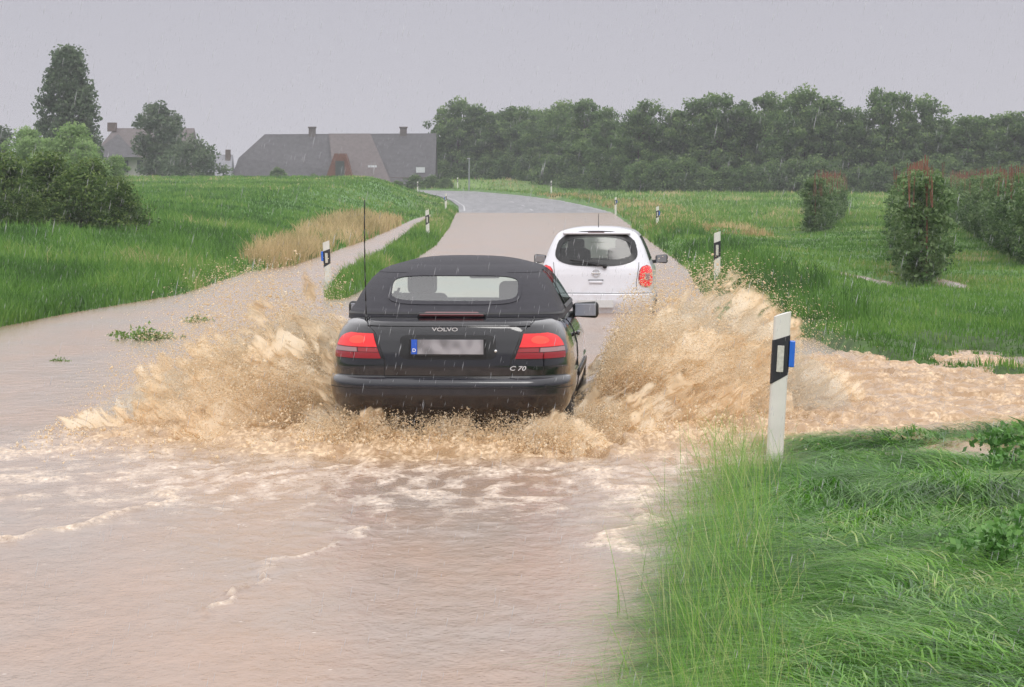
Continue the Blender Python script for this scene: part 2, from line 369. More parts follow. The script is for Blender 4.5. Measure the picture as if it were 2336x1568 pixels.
m_grassfar=mat_leaf("meadow_grass",[(0,(.045,.108,.022)),(.4,(.100,.225,.036)),(.75,(.18,.31,.060)),(.9,(.30,.33,.12)),(1,(.48,.40,.22))],.55,.35,.3)
m_dry=mat_leaf("dry_grass",[(0,(.24,.20,.08)),(.4,(.42,.32,.16)),(1,(.62,.48,.27))],.7,.3,.2)
def sampleY(n,y0,y1):
    u=rng.random(n); return y0*(y1/y0)**u
nt_=2300; ty_=sampleY(nt_,8.8,24.5); tx_=xr(ty_)+rng.random(nt_)**.95*(.1825*ty_+.6-xr(ty_))
tdir=fbm(tx_*.6,ty_*.4,3,50)*4.6-2.3+math.pi+.3+rng.normal(0,.55,nt_); tt=rng.random(nt_); tl_=rng.uniform(.8,1.8,nt_); th_=rng.uniform(.25,1.45,nt_)
n=125000; q=rng.integers(0,nt_,n); sg_=.05+.07*rng.random(n)
gx=tx_[q]+rng.normal(0,1,n)*sg_; gy=ty_[q]+rng.normal(0,1,n)*sg_*1.6; gz=ground_z(gx,gy); ed=gx-xr(gy)
k=(gz>WZ-.05)&(ed>-.03); gx,gy,gz,q,ed=gx[k],gy[k],gz[k],q[k],ed[k]; n=len(gx)
dirn=tdir[q]+rng.normal(0,.26,n); ln=rng.uniform(.20,.60,n)*tl_[q]; edge=np.exp(-(ed/.20)**2)
H=(.10+.22*rng.random(n))*th_[q]*(1+.25*edge)*np.interp(gy,[8,16,21,24],[1,1,.7,.5])
lf=rng.random(n)<.04; H=np.where(lf,H*1.3,H); ln=np.where(lf,ln*.5,ln)
LX=np.cos(dirn)*ln*(1-.55*edge); LY=np.sin(dirn)*ln*(1-.4*edge)
tint=np.clip(.06+tt[q]*.58+.6*(fbm(gx*1.0,gy*.7,3,55)-.5)+rng.normal(.10,.14,n)+.04*edge,0,1)
g1_=blades("grass",gx,gy,gz,H,rng.uniform(.005,.013,n),LX,LY,tint,m_grass,5,.88)
o=ob_from("grass",g1_); thing(o,"long wet green grass flattened by water on the verge","grass",kind="stuff")
n=3000
gy=sampleY(n,8.8,20.5); gx=xr(gy)+rng.normal(.16,.15,n); gz=np.maximum(ground_z(gx,gy),.03)
H=rng.uniform(.18,.60,n)*np.interp(gy,[8,14,20],[1,1,.9]); a=rng.uniform(0,6.28,n); ln=rng.uniform(.03,.22,n)
o=ob_from("tall_grass",blades("tall_grass",gx,gy,gz,H,rng.uniform(.002,.0045,n),np.cos(a)*ln-.03,np.sin(a)*ln,np.clip(rng.normal(.76,.20,n),0,1),m_grass,4,.22))
thing(o,"thin upright grass stems along the flooded road edge","tall grass",kind="stuff")
def meadow(name,n,y0,y1,fx0,fx1,h0,h1,w0,w1,mat_,label,tb=.35,seed=60,cond=None,upright=.5):
    gy=sampleY(n,y0,y1); a=fx0(gy); b_=fx1(gy); gx=a+(b_-a)*rng.random(n); gz=ground_z(gx,gy)
    k=(gz>WZ-.02)&(b_>a)
    if cond is not None: k&=cond(gx,gy)
    gx,gy,gz=gx[k],gy[k],gz[k]; n=len(gx)
    c=fbm(gx*.9,gy*.45,4,seed); c2=fbm(gx*.25,gy*.10,3,seed+5); H=(h0+(h1-h0)*rng.random(n)**1.5)*(.35+1.3*c); an=rng.uniform(0,6.28,n); ln=H*upright*rng.random(n)
    tint=np.clip(tb+(c-.5)*1.0+(c2-.5)*1.0+rng.normal(0,.12,n),0,1)
    W=(w0+(w1-w0)*(gy-y0)/(y1-y0))*rng.uniform(.6,1.3,n)
    o=ob_from(name,blades(name,gx,gy,gz,H,W,np.cos(an)*ln,np.sin(an)*ln,tint,mat_,2,.3))
    return thing(o,label,"grass",kind="stuff")
fe=lambda s,p: (lambda y: s*(.1825*y+p))
meadow("meadow_grass",65000,33,105,fe(-1,1.2),lambda y:xb(y)+.05,.12,.45,.018,.045,m_grassfar,"rough green meadow grass on the bank beside floodwater",.42)
meadow("crop_field",58000,90,240,lambda y:-.1825*y-1,lambda y:xb(y)-.3,.12,.28,.05,.12,m_grassfar,"dense green crop growing on a gentle rise",.46)
meadow("strip_grass",20000,42,186,xs,xl,.15,.38,.016,.06,m_grassfar,"narrow grass strip between the road and flooded ditch",.45,61)
meadow("orchard_grass",88000,25.5,125,lambda y:xr(y)+0.0,fe(1,1.2),.05,.17,.014,.045,m_grassfar,"bright green mown grass beside the orchard rows",.52,62)
meadow("verge_weeds",14000,26,120,lambda y:xr(y)+0.0,lambda y:xr(y)+2.0,.25,.65,.02,.04,m_grassfar,"tall weeds along the road verge",.25,63,cond=lambda x,y:fbm(x*.8,y*.3,3,90)>.50)
meadow("far_meadow",42000,120,290,lambda y:xr(y)+0.2,fe(1,1),.15,.45,.05,.12,m_grassfar,"pale green long grass before the wood",.6,64)
meadow("dry_grass",13000,62,135,lambda y:xb(y)-np.interp(y,[62,80,110],[.9,1.9,2.8]),lambda y:xb(y)-.1,.25,.75,.02,.05,m_dry,"straw coloured dry grass leaning over the ditch",.5,65,cond=lambda x,y:fbm(x*.6,y*.2,3,91)>.42)
meadow("roadside_dry_grass",9000,95,235,lambda y:xr(y)+.2,lambda y:xr(y)+4.5,.15,.45,.04,.1,m_dry,"patches of dry straw grass by the far road",.4,66,cond=lambda x,y:fbm(x*.5,y*.15,3,92)>.55)
# ---------------------------------------------------------------- trees
m_bark=mat("bark",(.07,.055,.045),.9,var=.4,scale=8,bump=.6)
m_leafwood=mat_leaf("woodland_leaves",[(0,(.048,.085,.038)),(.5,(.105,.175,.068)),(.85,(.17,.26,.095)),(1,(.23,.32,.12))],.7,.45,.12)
m_leafdark=mat_leaf("hedge_leaves",[(0,(.040,.075,.022)),(.6,(.085,.150,.038)),(1,(.18,.25,.07))],.6,.4,.2)
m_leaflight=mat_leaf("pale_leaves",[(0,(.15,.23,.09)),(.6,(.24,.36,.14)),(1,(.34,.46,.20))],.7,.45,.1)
m_leafhaze=mat_leaf("haze_tinted_leaves",[(0,(.065,.105,.062)),(.6,(.110,.155,.090)),(1,(.17,.22,.13))],.8,.4,.1)  # greyer green, with the rain haze put into the leaf colour
m_leafapple=mat_leaf("apple_leaves",[(0,(.050,.10,.035)),(.5,(.105,.185,.060)),(1,(.22,.31,.13))],.5,.4,.3)
def crown(name,seed,h,rad,n,leaf,mat_,z0=0.,shape="round",ncl=40,rc=.22,noisy=.25):
    r=np.random.default_rng(seed)
    zc=r.random(ncl*3)
    if shape=="round": env=np.sqrt(np.clip(1-((zc-.48)/.54)**2,0,1))
    elif shape=="cone": env=np.clip(1.08*(1-zc)**.42*np.minimum(1,(zc+.3)*2.2),0,1)*.85
    elif shape=="column": env=.55+.45*np.sin(zc*math.pi)
    else: env=np.minimum(1,(1-zc)*2.2)
    a=r.uniform(0,6.283,ncl*3); rr=r.random(ncl*3)**.45*env*(1+noisy*r.normal(0,.5,ncl*3))
    cx=np.cos(a)*rr*rad; cy=np.sin(a)*rr*rad; cz=z0+zc*(h-z0)
    ncl=ncl*3
    cs=r.uniform(.5,1.4,ncl)*rc*rad*1.6; ct=r.uniform(0,1,ncl)
    which=r.integers(0,ncl,n)
    d=r.normal(0,1,(n,3)); d/=np.linalg.norm(d,axis=1)[:,None]+1e-9
    d*= (r.random(n)**.45)[:,None]
    P=np.stack([cx[which],cy[which],cz[which]],-1)+d*cs[which][:,None]*np.array([1,1,.8])
    P[:,2]=np.maximum(P[:,2],.02)
    u=r.normal(0,1,(n,3)); u/=np.linalg.norm(u,axis=1)[:,None]; v=np.cross(u,r.normal(0,1,(n,3))); v/=np.linalg.norm(v,axis=1)[:,None]+1e-9
    s=(leaf*r.uniform(.5,1.3,n))[:,None]
    V=np.stack([P-u*s*.6,P-v*s*.35,P+u*s*.6,P+v*s*.35],1).reshape(-1,3)
    F=np.arange(n*4).reshape(-1,4)
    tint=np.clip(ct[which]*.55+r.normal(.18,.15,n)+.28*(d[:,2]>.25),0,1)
    return np_mesh(name,V,F,mat_,False,attrs={"tint":np.repeat(tint,4)})
def trunk(name,seed,h,r0,rad,limbs=7,mat_=None):
    r=random.Random(seed); bm=bmesh.new()
    pts=[Vector((0,0,-.15))]
    for i in range(1,6): pts.append(Vector((r.uniform(-.04,.04)*h*.2*i/5,r.uniform(-.04,.04)*h*.2*i/5,h*.85*i/5)))
    for i in range(5): add_cyl(bm,pts[i],pts[i+1],r0*(1-.17*i),r0*(1-.17*(i+1)),8)
    for j in range(limbs):
        f=r.uniform(.2,.8); k=min(4,int(f*5)); p=pts[k].lerp(pts[k+1],f*5-k); a=r.uniform(0,6.28)
        q=p+Vector((math.cos(a)*rad*r.uniform(.4,.8),math.sin(a)*rad*r.uniform(.4,.8),h*.14*r.uniform(.5,1.4)))
        mid=(p+q)/2+Vector((0,0,-.03*h)); add_cyl(bm,p,mid,r0*.4,r0*.25,6); add_cyl(bm,mid,q,r0*.25,r0*.06,6)
    me=bpy.data.meshes.new(name); bm.to_mesh(me); bm.free(); me.materials.append(mat_ or m_bark); return me
def tree(kind,x,y,tm,cm,s,rz,label,cat,group=None,sx=None,cname="crown"):
    r_=empty(kind,(x,y,gz1(x,y)),rz); sx=sx or s; r_.scale=(sx,sx,s)
    a=ob_from("trunk",tm,r_); b_=ob_from(cname,cm,r_)
    return thing(r_,label,cat,group)
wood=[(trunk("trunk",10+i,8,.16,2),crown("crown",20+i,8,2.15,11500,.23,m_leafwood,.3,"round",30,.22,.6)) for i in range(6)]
fr=[(1008,262,.62),(1045,240,.8),(1085,252,.7),(1125,270,.8),(1165,252,.95),(1205,255,.9),(1250,262,.8),(1290,247,.9),(1340,243,1.0),(1385,262,.7),(1425,292,.7),(1455,258,.8),(1480,246,.85),(1530,268,.8),(1575,242,.95),(1635,232,1.05),(1690,240,.95),(1745,224,1.0),(1800,232,.95),(1835,218,.95),(1890,238,1.0),(1935,262,.8),(1975,300,.65),(2012,215,.95),(2060,232,.95),(2110,238,1.0),(2160,298,.75),(2205,280,.9),(2255,282,.9),(2305,268,1.0),(2360,262,1.0)]
for i,(uu,vv,sw) in enumerate(fr):
    yy=float(np.interp(uu,[1000,1200,1450,2400],[300,290,243,232]))+(i*37%9)*.6
    xx=(uu-1168)/6400*yy; z0=gz1(xx,yy); hh=2+(419-vv)/6400*yy-z0+.2
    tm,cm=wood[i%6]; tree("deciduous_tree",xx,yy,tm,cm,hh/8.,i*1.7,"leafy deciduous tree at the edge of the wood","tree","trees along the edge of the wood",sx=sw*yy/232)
for i in range(24):
    uu=1040+i*57; yy=float(np.interp(uu,[1000,1200,1450,2400],[309,299,252,242])); xx=(uu-1168)/6400*yy; tm,cm=wood[(i*3+1)%6]
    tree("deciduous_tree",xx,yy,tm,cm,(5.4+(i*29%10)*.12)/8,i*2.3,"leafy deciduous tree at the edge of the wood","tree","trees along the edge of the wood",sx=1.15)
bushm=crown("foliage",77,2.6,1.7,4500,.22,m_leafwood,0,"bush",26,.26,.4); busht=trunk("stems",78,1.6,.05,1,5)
for i in range(28):
    uu=1010+i*50; yy=float(np.interp(uu,[1000,1200,1450,2400],[296,285,238,227]))+(i*13%5)*.5; xx=(uu-1168)/6400*yy
    tree("bush",xx,yy,busht,bushm,.7+.07*(i*7%6),i*1.1,"low dark shrub under the woodland edge","shrub","shrubs along the edge of the wood",cname="foliage")
for i,(xx,yy,s) in enumerate([(-13.6,281,.42),(-11.4,279,.36),(-9.6,280,.5),(-8.0,281,.44),(-6.6,278,.38),(-19.5,276,.34),(-23.0,276,.40)]):
    tree("garden_shrub",xx,yy,busht,bushm,s,i*1.3,"low green shrub in front of the farm building","shrub","shrubs in front of the farm building",sx=s*1.2,cname="foliage")
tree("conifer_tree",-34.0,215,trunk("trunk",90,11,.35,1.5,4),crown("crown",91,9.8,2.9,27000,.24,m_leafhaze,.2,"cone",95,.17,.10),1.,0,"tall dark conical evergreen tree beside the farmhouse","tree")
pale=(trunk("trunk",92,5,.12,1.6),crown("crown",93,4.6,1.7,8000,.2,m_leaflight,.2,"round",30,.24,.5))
for i,(xx,yy,s) in enumerate([(-25.8,150,.62),(-23.9,152,.78),(-22.6,149,.58),(-27.2,158,.74),(-21.4,151,.42)]):
    tree("young_tree",xx,yy,pale[0],pale[1],s*.95,i*2.,"pale green young tree behind the hedge","tree","young trees behind the hedge",sx=s*1.05)
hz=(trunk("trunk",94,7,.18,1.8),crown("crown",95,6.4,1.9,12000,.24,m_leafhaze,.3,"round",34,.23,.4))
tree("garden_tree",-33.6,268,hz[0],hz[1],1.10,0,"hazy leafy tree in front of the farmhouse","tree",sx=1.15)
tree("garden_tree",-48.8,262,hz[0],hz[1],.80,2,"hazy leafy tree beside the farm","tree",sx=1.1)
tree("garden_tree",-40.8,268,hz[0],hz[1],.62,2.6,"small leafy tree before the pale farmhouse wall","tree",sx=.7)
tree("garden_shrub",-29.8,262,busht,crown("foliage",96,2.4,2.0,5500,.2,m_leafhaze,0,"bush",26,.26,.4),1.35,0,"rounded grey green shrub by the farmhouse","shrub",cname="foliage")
hedge=[(trunk("stems",100+i,1.9,.05,1,6),crown("foliage",110+i,2.2,1.2,11000,.10,m_leafdark,0,"bush",36,.25,.45)) for i in range(2)]
for i,(xx,yy,s) in enumerate([(-15.0,76,.98),(-13.7,75,.92),(-12.5,76,.90),(-11.5,75,.80),(-10.8,76.5,.66),(-13,79,.9),(-12.0,80,.85),(-14.6,80,.95),(-14.2,74.5,.6),(-12.9,74,.5)]):
    tree("hedge_bush",xx,yy,hedge[i%2][0],hedge[i%2][1],s*.88,i*1.3,"dense dark green hedge bush on the grassy bank","bush","hedge bushes on the bank",sx=s*1.0,cname="foliage")
wm=crown("foliage",120,.16,.34,420,.05,mat_leaf("weed_leaves",[(0,(.08,.14,.03)),(1,(.20,.34,.08))]),.02,"bush",6,.25,.8); ws=trunk("stems",121,.12,.006,.2,5)
for i,(xx,yy,s) in enumerate([(-4.5,34,1.0),(-4.2,34.3,.6),(-4.3,38.6,.7),(-4.85,30,.4)]):
    r_=tree("weed_clump",xx,yy,ws,wm,s,i*1.,"small green weeds poking out of muddy floodwater","weeds","weeds in the floodwater",cname="foliage"); r_.location.z=WZ-.05
m_weed=mat_leaf("broad_leaves",[(0,(.05,.13,.03)),(.6,(.10,.25,.05)),(1,(.18,.36,.09))],.4,.3,.45)
wm2=crown("foliage",122,.26,.24,420,.045,m_weed,.08,"bush",8,.3,.7); ws2=trunk("stems",123,.2,.005,.18,6)
for i,(xx,yy,s) in enumerate([(3.25,17.0,.9),(2.6,13.6,.8),(2.2,12.6,.8),(3.5,19.3,.9),(2.35,10.6,.7),(3.3,18.3,1.0)]):
    tree("broadleaf_weed",xx,yy,ws2,wm2,s,i*1.4,"broad leaved weed growing among flattened grass","weed","broad leaved weeds in the verge",cname="foliage")
# orchard
app=[(trunk("trunk",130+i,1.8,.04,.4,6),crown("crown",140+i,1.92,.47,4600,.08,m_leafapple,.10,"column",20,.30,.45)) for i in range(3)]
m_rust=mat("rusty_stake",(.19,.080,.05),.8,var=.4,scale=12)
def stake_mesh(seed):
    r=random.Random(seed); bm=bmesh.new()
    add_cyl(bm,(0,0,-.1),(0,0,2.34),.018,.014,6)
    for j in range(9):
        a=r.uniform(-.30,.30); c_=r.uniform(-.4,.4); add_cyl(bm,(a,c_,1.45),(a+r.uniform(-.07,.07),c_,r.uniform(1.95,2.32)),.010,.006,5)
    me=bpy.data.meshes.new("orchard_stake"); bm.to_mesh(me); bm.free(); me.materials.append(m_rust); return me
stk=[stake_mesh(i) for i in range(3)]
cnt=0
for (x0,y0,y1,dy) in [(11.5,106,150,1.5),(7.45,51,112,1.35),(11.6,62,150,1.35),(18.8,94,150,2)]:
    yy=y0
    while yy<y1:
        xx=x0+.135*(yy-y0)+rng.normal(0,.05); tm,cm=app[cnt%3]
        tree("apple_tree",xx,yy,tm,cm,rng.uniform(.90,1.04),rng.uniform(0,6),"slim trained apple tree in an orchard row","fruit tree","apple trees in orchard rows")
        s=ob_from("orchard_stake",stk[cnt%3]); s.location=(xx+.07,yy-.1,gz1(xx,yy)); s.rotation_euler=(0,0,rng.uniform(0,6)); s.scale=(1,1,rng.uniform(.95,1.05))
        thing(s,"rusty brown stakes standing above an apple tree","stake","stakes in orchard rows"); cnt+=1; yy+=dy
# ---------------------------------------------------------------- buildings
m_roof=mat("grey_roof_tiles",(.082,.080,.086),.85,var=.18,scale=2.2,bump=.3,bscale=15)
m_roof2=mat("brown_roof_tiles",(.125,.108,.108),.85,var=.14,scale=3)
m_wall=mat("pale_render",(.42,.40,.385),.9,var=.06)
m_brick=mat("dull_brick",(.13,.10,.095),.9,var=.15)
m_wood=mat("brown_timber",(.14,.062,.042),.8,var=.2)
m_win=mat("window_pane",(.08,.09,.10),.15)
m_winl=mat("skylight_pane",(.55,.57,.6),.2)
def poly(name,V,F,m,parent):
    bm=bmesh.new(); vs=[bm.verts.new(v) for v in V]
    for f in F: bm.faces.new([vs[i] for i in f])
    return bm_obj(name,bm,m,parent)
B=empty("farm_building",(-17.6,285,0)); thing(B,"long low farm building with big grey tiled hipped roof","farm building")
poly("wall",[(-9.8,0,0),(9.4,0,0),(9.4,10,0),(-9.8,10,0),(-9.8,0,2.6),(9.4,0,2.6),(9.4,10,2.6),(-9.8,10,2.6)],[(0,1,5,4),(1,2,6,5),(2,3,7,6),(3,0,4,7)],m_brick,B)
rf=poly("roof",[(-11.1,-.6,1.9),(9.8,-.6,1.9),(9.8,10.6,1.9),(-11.1,10.6,1.9),(-10.3,1.9,4.6),(-7.9,5,7.05),(9.8,5,7.15)],[(0,1,6,5,4),(1,2,6),(2,3,5,6),(3,0,4,5)],m_roof,B)
poly("cross_roof",[(-.4,-.95,2.1),(5.4,-.95,2.1),(-1.3,4.85,7.12),(3.0,4.85,7.13)],[(0,1,3,2)],m_roof2,B)
poly("timber_gable",[(-1.4,-1.6,2.0),(1.7,-1.6,2.0),(.8,-1.6,5.0),(-.3,-1.6,5.0),(-1.4,.6,2.0),(1.7,.6,2.0),(.8,1.6,5.0),(-.3,1.6,5.0)],[(0,1,2,3),(1,5,6,2),(0,3,7,4),(3,2,6,7)],m_wood,B)
box("gable_window",(.25,-1.66,3.4),(.9,.06,1.7),mat("gable_dark",(.05,.06,.055),.4),B)
for cx in (-3.0,6.4):
    bm=bmesh.new(); add_box(bm,(cx,5,7.2),(.7,.6,1.0)); add_box(bm,(cx,5,7.75),(.85,.75,.14)); bm_obj("chimney",bm,m_roof2,rf)
for (cx,z,wd) in [(3.4,3.55,.9),(8.3,3.35,.9)]:
    bm=bmesh.new(); yy=-.6+(z-1.9)/5.2*5.6-.35
    add_box(bm,(cx,yy,z),(wd,.06,.55),rot=None); bm_obj("skylight",bm,m_winl,rf)
A=empty("shed",(-29.9,283,0)); thing(A,"small low annex with pale grey roof beside the farm building","shed")
poly("wall",[(-1.3,0,0),(1.4,0,0),(1.4,4,0),(-1.3,4,0),(-1.3,0,3.),(1.4,0,3.),(1.4,4,3.),(-1.3,4,3.)],[(0,1,5,4),(1,2,6,5),(2,3,7,6),(3,0,4,7)],m_wall,A)
r2=poly("roof",[(-1.5,-.3,2.7),(1.6,-.3,2.7),(1.6,4.3,2.7),(-1.5,4.3,2.7),(-.7,2,4.9),(1.6,2,4.9)],[(0,1,5,4),(1,2,5),(2,3,4,5),(3,0,4)],mat("pale_roof",(.23,.23,.26),.7,var=.1),A)
box("chimney",(1.15,1.6,4.0),(.5,.5,2.8),m_brick,r2)
Hs=empty("farmhouse",(-38.2,282,0)); thing(Hs,"old farmhouse with pale walls and hipped grey roof","house")
wl=poly("wall",[(-3.4,0,0),(5.6,0,0),(5.6,8,0),(-3.4,8,0),(-3.4,0,4.6),(5.6,0,4.6),(5.6,8,4.6),(-3.4,8,4.6)],[(0,1,5,4),(1,2,6,5),(2,3,7,6),(3,0,4,7)],m_wall,Hs)
r3=poly("roof",[(-4.0,-.6,4.6),(6.0,-.6,4.6),(6.0,8.6,4.6),(-4.0,8.6,4.6),(-2.2,4,7.6),(5.9,4,7.6)],[(0,1,5,4),(1,2,5),(2,3,4,5),(3,0,4)],m_roof2,Hs)
poly("gable_roof",[(-4.2,-1.4,4.6),(1.0,-1.4,4.6),(-1.6,2.2,7.0)],[(0,1,2)],m_roof,Hs)
box("chimney",(-2.4,3.6,7.7),(.9,.7,.9),m_brick,r3)
for cx in (-1.9,-.6,.9): 
    wn=box("window",(cx,-.03,3.7),(.6,.08,1.2),m_win,Hs); box("frame",(cx,-.06,3.03),(.75,.1,.08),m_wall,wn)
P=empty("sign_pole",(-4.0,262,1.1)); thing(P,"slim grey metal pole beside the trees","sign pole")  # slim sign pole with a small plain head, no lamp
bm=bmesh.new(); add_cyl(bm,(0,0,0),(0,0,3.2),.08,.05,8); bm_obj("pole",bm,mat("galvanised",(.3,.32,.33),.5,metal=.4),P)
bm=bmesh.new(); add_box(bm,(-.05,0,3.2),(.3,.15,.10),.03); bm_obj("sign_pole_head",bm,mat("sign_grey",(.35,.36,.36),.5),P)

# ---------------------------------------------------------------- car hulls
class Hull:
    def __init__(s,tab,ztop=None,zref=1.0,taper=None,bow=.05,rr=.3,ryc=.3,crown=.04,zlow=.6,nA=22,nB=14,nC=60):
        s.t=np.array(tab,dtype=float); s.ztop=ztop; s.zref=zref; s.taper=taper or (lambda y:1.0+0*y); s.bow=bow; s.rr=rr; s.ryc=ryc; s.crown=crown; s.zlow=zlow; s.nA,s.nB,s.nC=nA,nB,nC
    def par(s,z): return [float(np.interp(z,s.t[:,0],s.t[:,i])) for i in (1,2,3)]
    def zmap(s,z,y):
        if s.ztop is None: return z+0*y
        zt=s.ztop(y); return np.where(z<s.zlow,z,s.zlow+(z-s.zlow)*(zt-s.zlow)/(s.zref-s.zlow))
    def half(s,z):
        w,yr,yf=s.par(z); rr=min(s.rr,w*.6); a=w-rr
        x1=np.linspace(0,a,s.nA); y1=yr+s.bow*(x1/w)**2
        th=np.linspace(0,math.pi/2,s.nB)[1:]; x2=a+rr*np.sin(th); y2=y1[-1]+s.ryc*(1-np.cos(th))
        yfc=yf-.10-s.ryc
        y3=np.linspace(y2[-1],yfc,s.nC)[1:]; x3=np.full(len(y3),w)
        x4=a+rr*np.cos(th); y4=yfc+s.ryc*np.sin(th)
        x5=np.linspace(a,0,8)[1:]; y5=yfc+s.ryc+.1*(1-(x5/a)**2)
        x=np.concatenate([x1,x2,x3,x4,x5]); y=np.concatenate([y1,y2,y3,y4,y5])
        return x*s.taper(y),y
    def pt(s,t,z):
        x,y=s.half(z); L=np.concatenate([[0],np.cumsum(np.hypot(np.diff(x),np.diff(y)))])
        sg=1 if t>=0 else -1; t=abs(t); xx=float(np.interp(t,L,x)); yy=float(np.interp(t,L,y))
        return Vector((sg*xx,yy,float(s.zmap(z,np.array(yy)))))
    def side(s,y,z,sg):
        x,yy=s.half(z); j=s.nA+s.nB-3; xs_=float(np.interp(y,yy[j-8:],x[j-8:]))
        return Vector((sg*xs_,y,float(s.zmap(z,np.array(y)))))
    def mesh(s,name,zs,hole=None,capg=(.985,.96,.92,.85,.75,.6,.45,.3,.15,.02),bottom=True):
        rows=[]
        for z in zs:
            x,y=s.half(z); X=np.concatenate([x,-x[-2:0:-1]]); Y=np.concatenate([y,y[-2:0:-1]])
            rows.append(np.stack([X,Y,s.zmap(z,Y)],-1))
        top=rows[-1]; yc=(top[:,1].min()+top[:,1].max())/2
        for g_ in capg:
            r=top.copy(); r[:,0]*=g_; r[:,1]=yc+(r[:,1]-yc)*g_; r[:,2]=s.zmap(zs[-1],r[:,1])+s.crown*(1-g_**3); rows.append(r)
        if bottom:
            b0=rows[0].copy(); b0[:,0]*=.05; b0[:,1]=yc+(b0[:,1]-yc)*.05; rows=[b0]+rows
        R=len(top); bm=bmesh.new(); VV=[[bm.verts.new(tuple(p)) for p in r] for r in rows]
        for i in range(len(rows)-1):
            for j in range(R):
                k=(j+1)%R; q=[VV[i][j],VV[i][k],VV[i+1][k],VV[i+1][j]]
                if hole:
                    c=(q[0].co+q[1].co+q[2].co+q[3].co)/4
                    if hole(c): continue
                bm.faces.new(q)
        bm.faces.new(VV[-1])
        if bottom: bm.faces.new(VV[0])
        return bm
def patch(name,fn,na,nb,off,mat_,parent,skirt=.008,flip=None,smooth=True):
    P=[[None]*(nb+1) for _ in range(na+1)]; N=[[None]*(nb+1) for _ in range(na+1)]
    e=.01
    for i in range(na+1):
        for j in range(nb+1):
            a=i/na; b_=j/nb; p=fn(a,b_)
            pa=fn(min(a+e,1),b_)-fn(max(a-e,0),b_); pb=fn(a,min(b_+e,1))-fn(a,max(b_-e,0))
            n_=pa.cross(pb)
            if n_.length<1e-12: n_=Vector((0,-1,0))
            n_.normalize()
            if n_.dot(Vector((p.x,(p.y-2.2),.3)))<0: n_=-n_
            P[i][j]=p; N[i][j]=n_
    bm=bmesh.new(); V=[[bm.verts.new(P[i][j]+N[i][j]*off) for j in range(nb+1)] for i in range(na+1)]
    for i in range(na):
        for j in range(nb):
            bm.faces.new((V[i][j],V[i+1][j],V[i+1][j+1],V[i][j+1]))
    bd=[(i,0) for i in range(na)]+[(na,j) for j in range(nb)]+[(i,nb) for i in range(na,0,-1)]+[(0,j) for j in range(nb,0,-1)]
    S=[bm.verts.new(P[i][j]+N[i][j]*(off-skirt)) for i,j in bd]; Tt=[bm.verts.new(P[i][j]+N[i][j]*off) for i,j in bd]
    for k in range(len(bd)):
        k2=(k+1)%len(bd)
        try: bm.faces.new((Tt[k],Tt[k2],S[k2],S[k]))
        except ValueError: pass
    return bm_obj(name,bm,mat_,parent,smooth)
def ringfn(surf,cx,cz,hx,hz,grow,p=5.,shear=0.,top=1.):
    def f(a,b_):
        th=a*2*math.pi; c,s_=math.cos(th),math.sin(th)
        r=(abs(c)**p+abs(s_)**p)**(-1/p)
        u=c*r; v=s_*r
        wz=hz+grow*b_; wx=(hx+grow*b_)*(1+(top-1)*(v+1)/2)
        return surf(cx+u*wx+shear*v*hz,cz+v*wz)
    return f
def discfn(surf,cx,cz,hx,hz,p=5.,shear=0.,top=1.):
    def f(a,b_):
        u=2*a-1; v=2*b_-1
        m=max(abs(u),abs(v))
        if m<1e-6: return surf(cx,cz)
        th=math.atan2(v,u); c,s_=math.cos(th),math.sin(th); r=(abs(c)**p+abs(s_)**p)**(-1/p)
        uu=c*r*m; vv=s_*r*m
        return surf(cx+uu*hx*(1+(top-1)*(vv+1)/2)+shear*vv*hz,cz+vv*hz)
    return f
def text_mesh(name,txt,size,ext,mat_,parent,loc,sx=1.,shear=0,align='CENTER'):
    cu=bpy.data.curves.new(name,'FONT'); cu.body=txt; cu.size=size; cu.extrude=ext; cu.align_x=align; cu.align_y='CENTER'; cu.shear=shear; cu.offset=size*.02
    tmp=bpy.data.objects.new(name,cu); COL.objects.link(tmp); bpy.context.view_layer.update()
    me=bpy.data.meshes.new_from_object(tmp.evaluated_get(bpy.context.evaluated_depsgraph_get()))
    bpy.data.objects.remove(tmp)
    me.transform(Matrix.Translation(loc)@Matrix.Rotation(math.pi/2,4,'X')@Matrix.Diagonal((sx,1,1,1)))
    me.materials.clear(); me.materials.append(mat_); me.name=name
    return ob_from(name,me,parent)
def lathe(bm,prof,n,cx,cy,cz,cap=False):
    rows=[]
    for (r,x) in prof:
        rows.append([bm.verts.new((cx+x,cy+r*math.cos(2*math.pi*k/n),cz+r*math.sin(2*math.pi*k/n))) for k in range(n)])
    for i in range(len(rows)-1):
        for k in range(n): bm.faces.new((rows[i][k],rows[i][(k+1)%n],rows[i+1][(k+1)%n],rows[i+1][k]))
    bm.faces.new(rows[0]); bm.faces.new(rows[-1])
m_tyre=mat("tyre_rubber",(.03,.026,.022),.7,var=.3,scale=30,bump=.2,bscale=60)
m_rim=mat("alloy",(.13,.12,.11),.5,metal=.6)
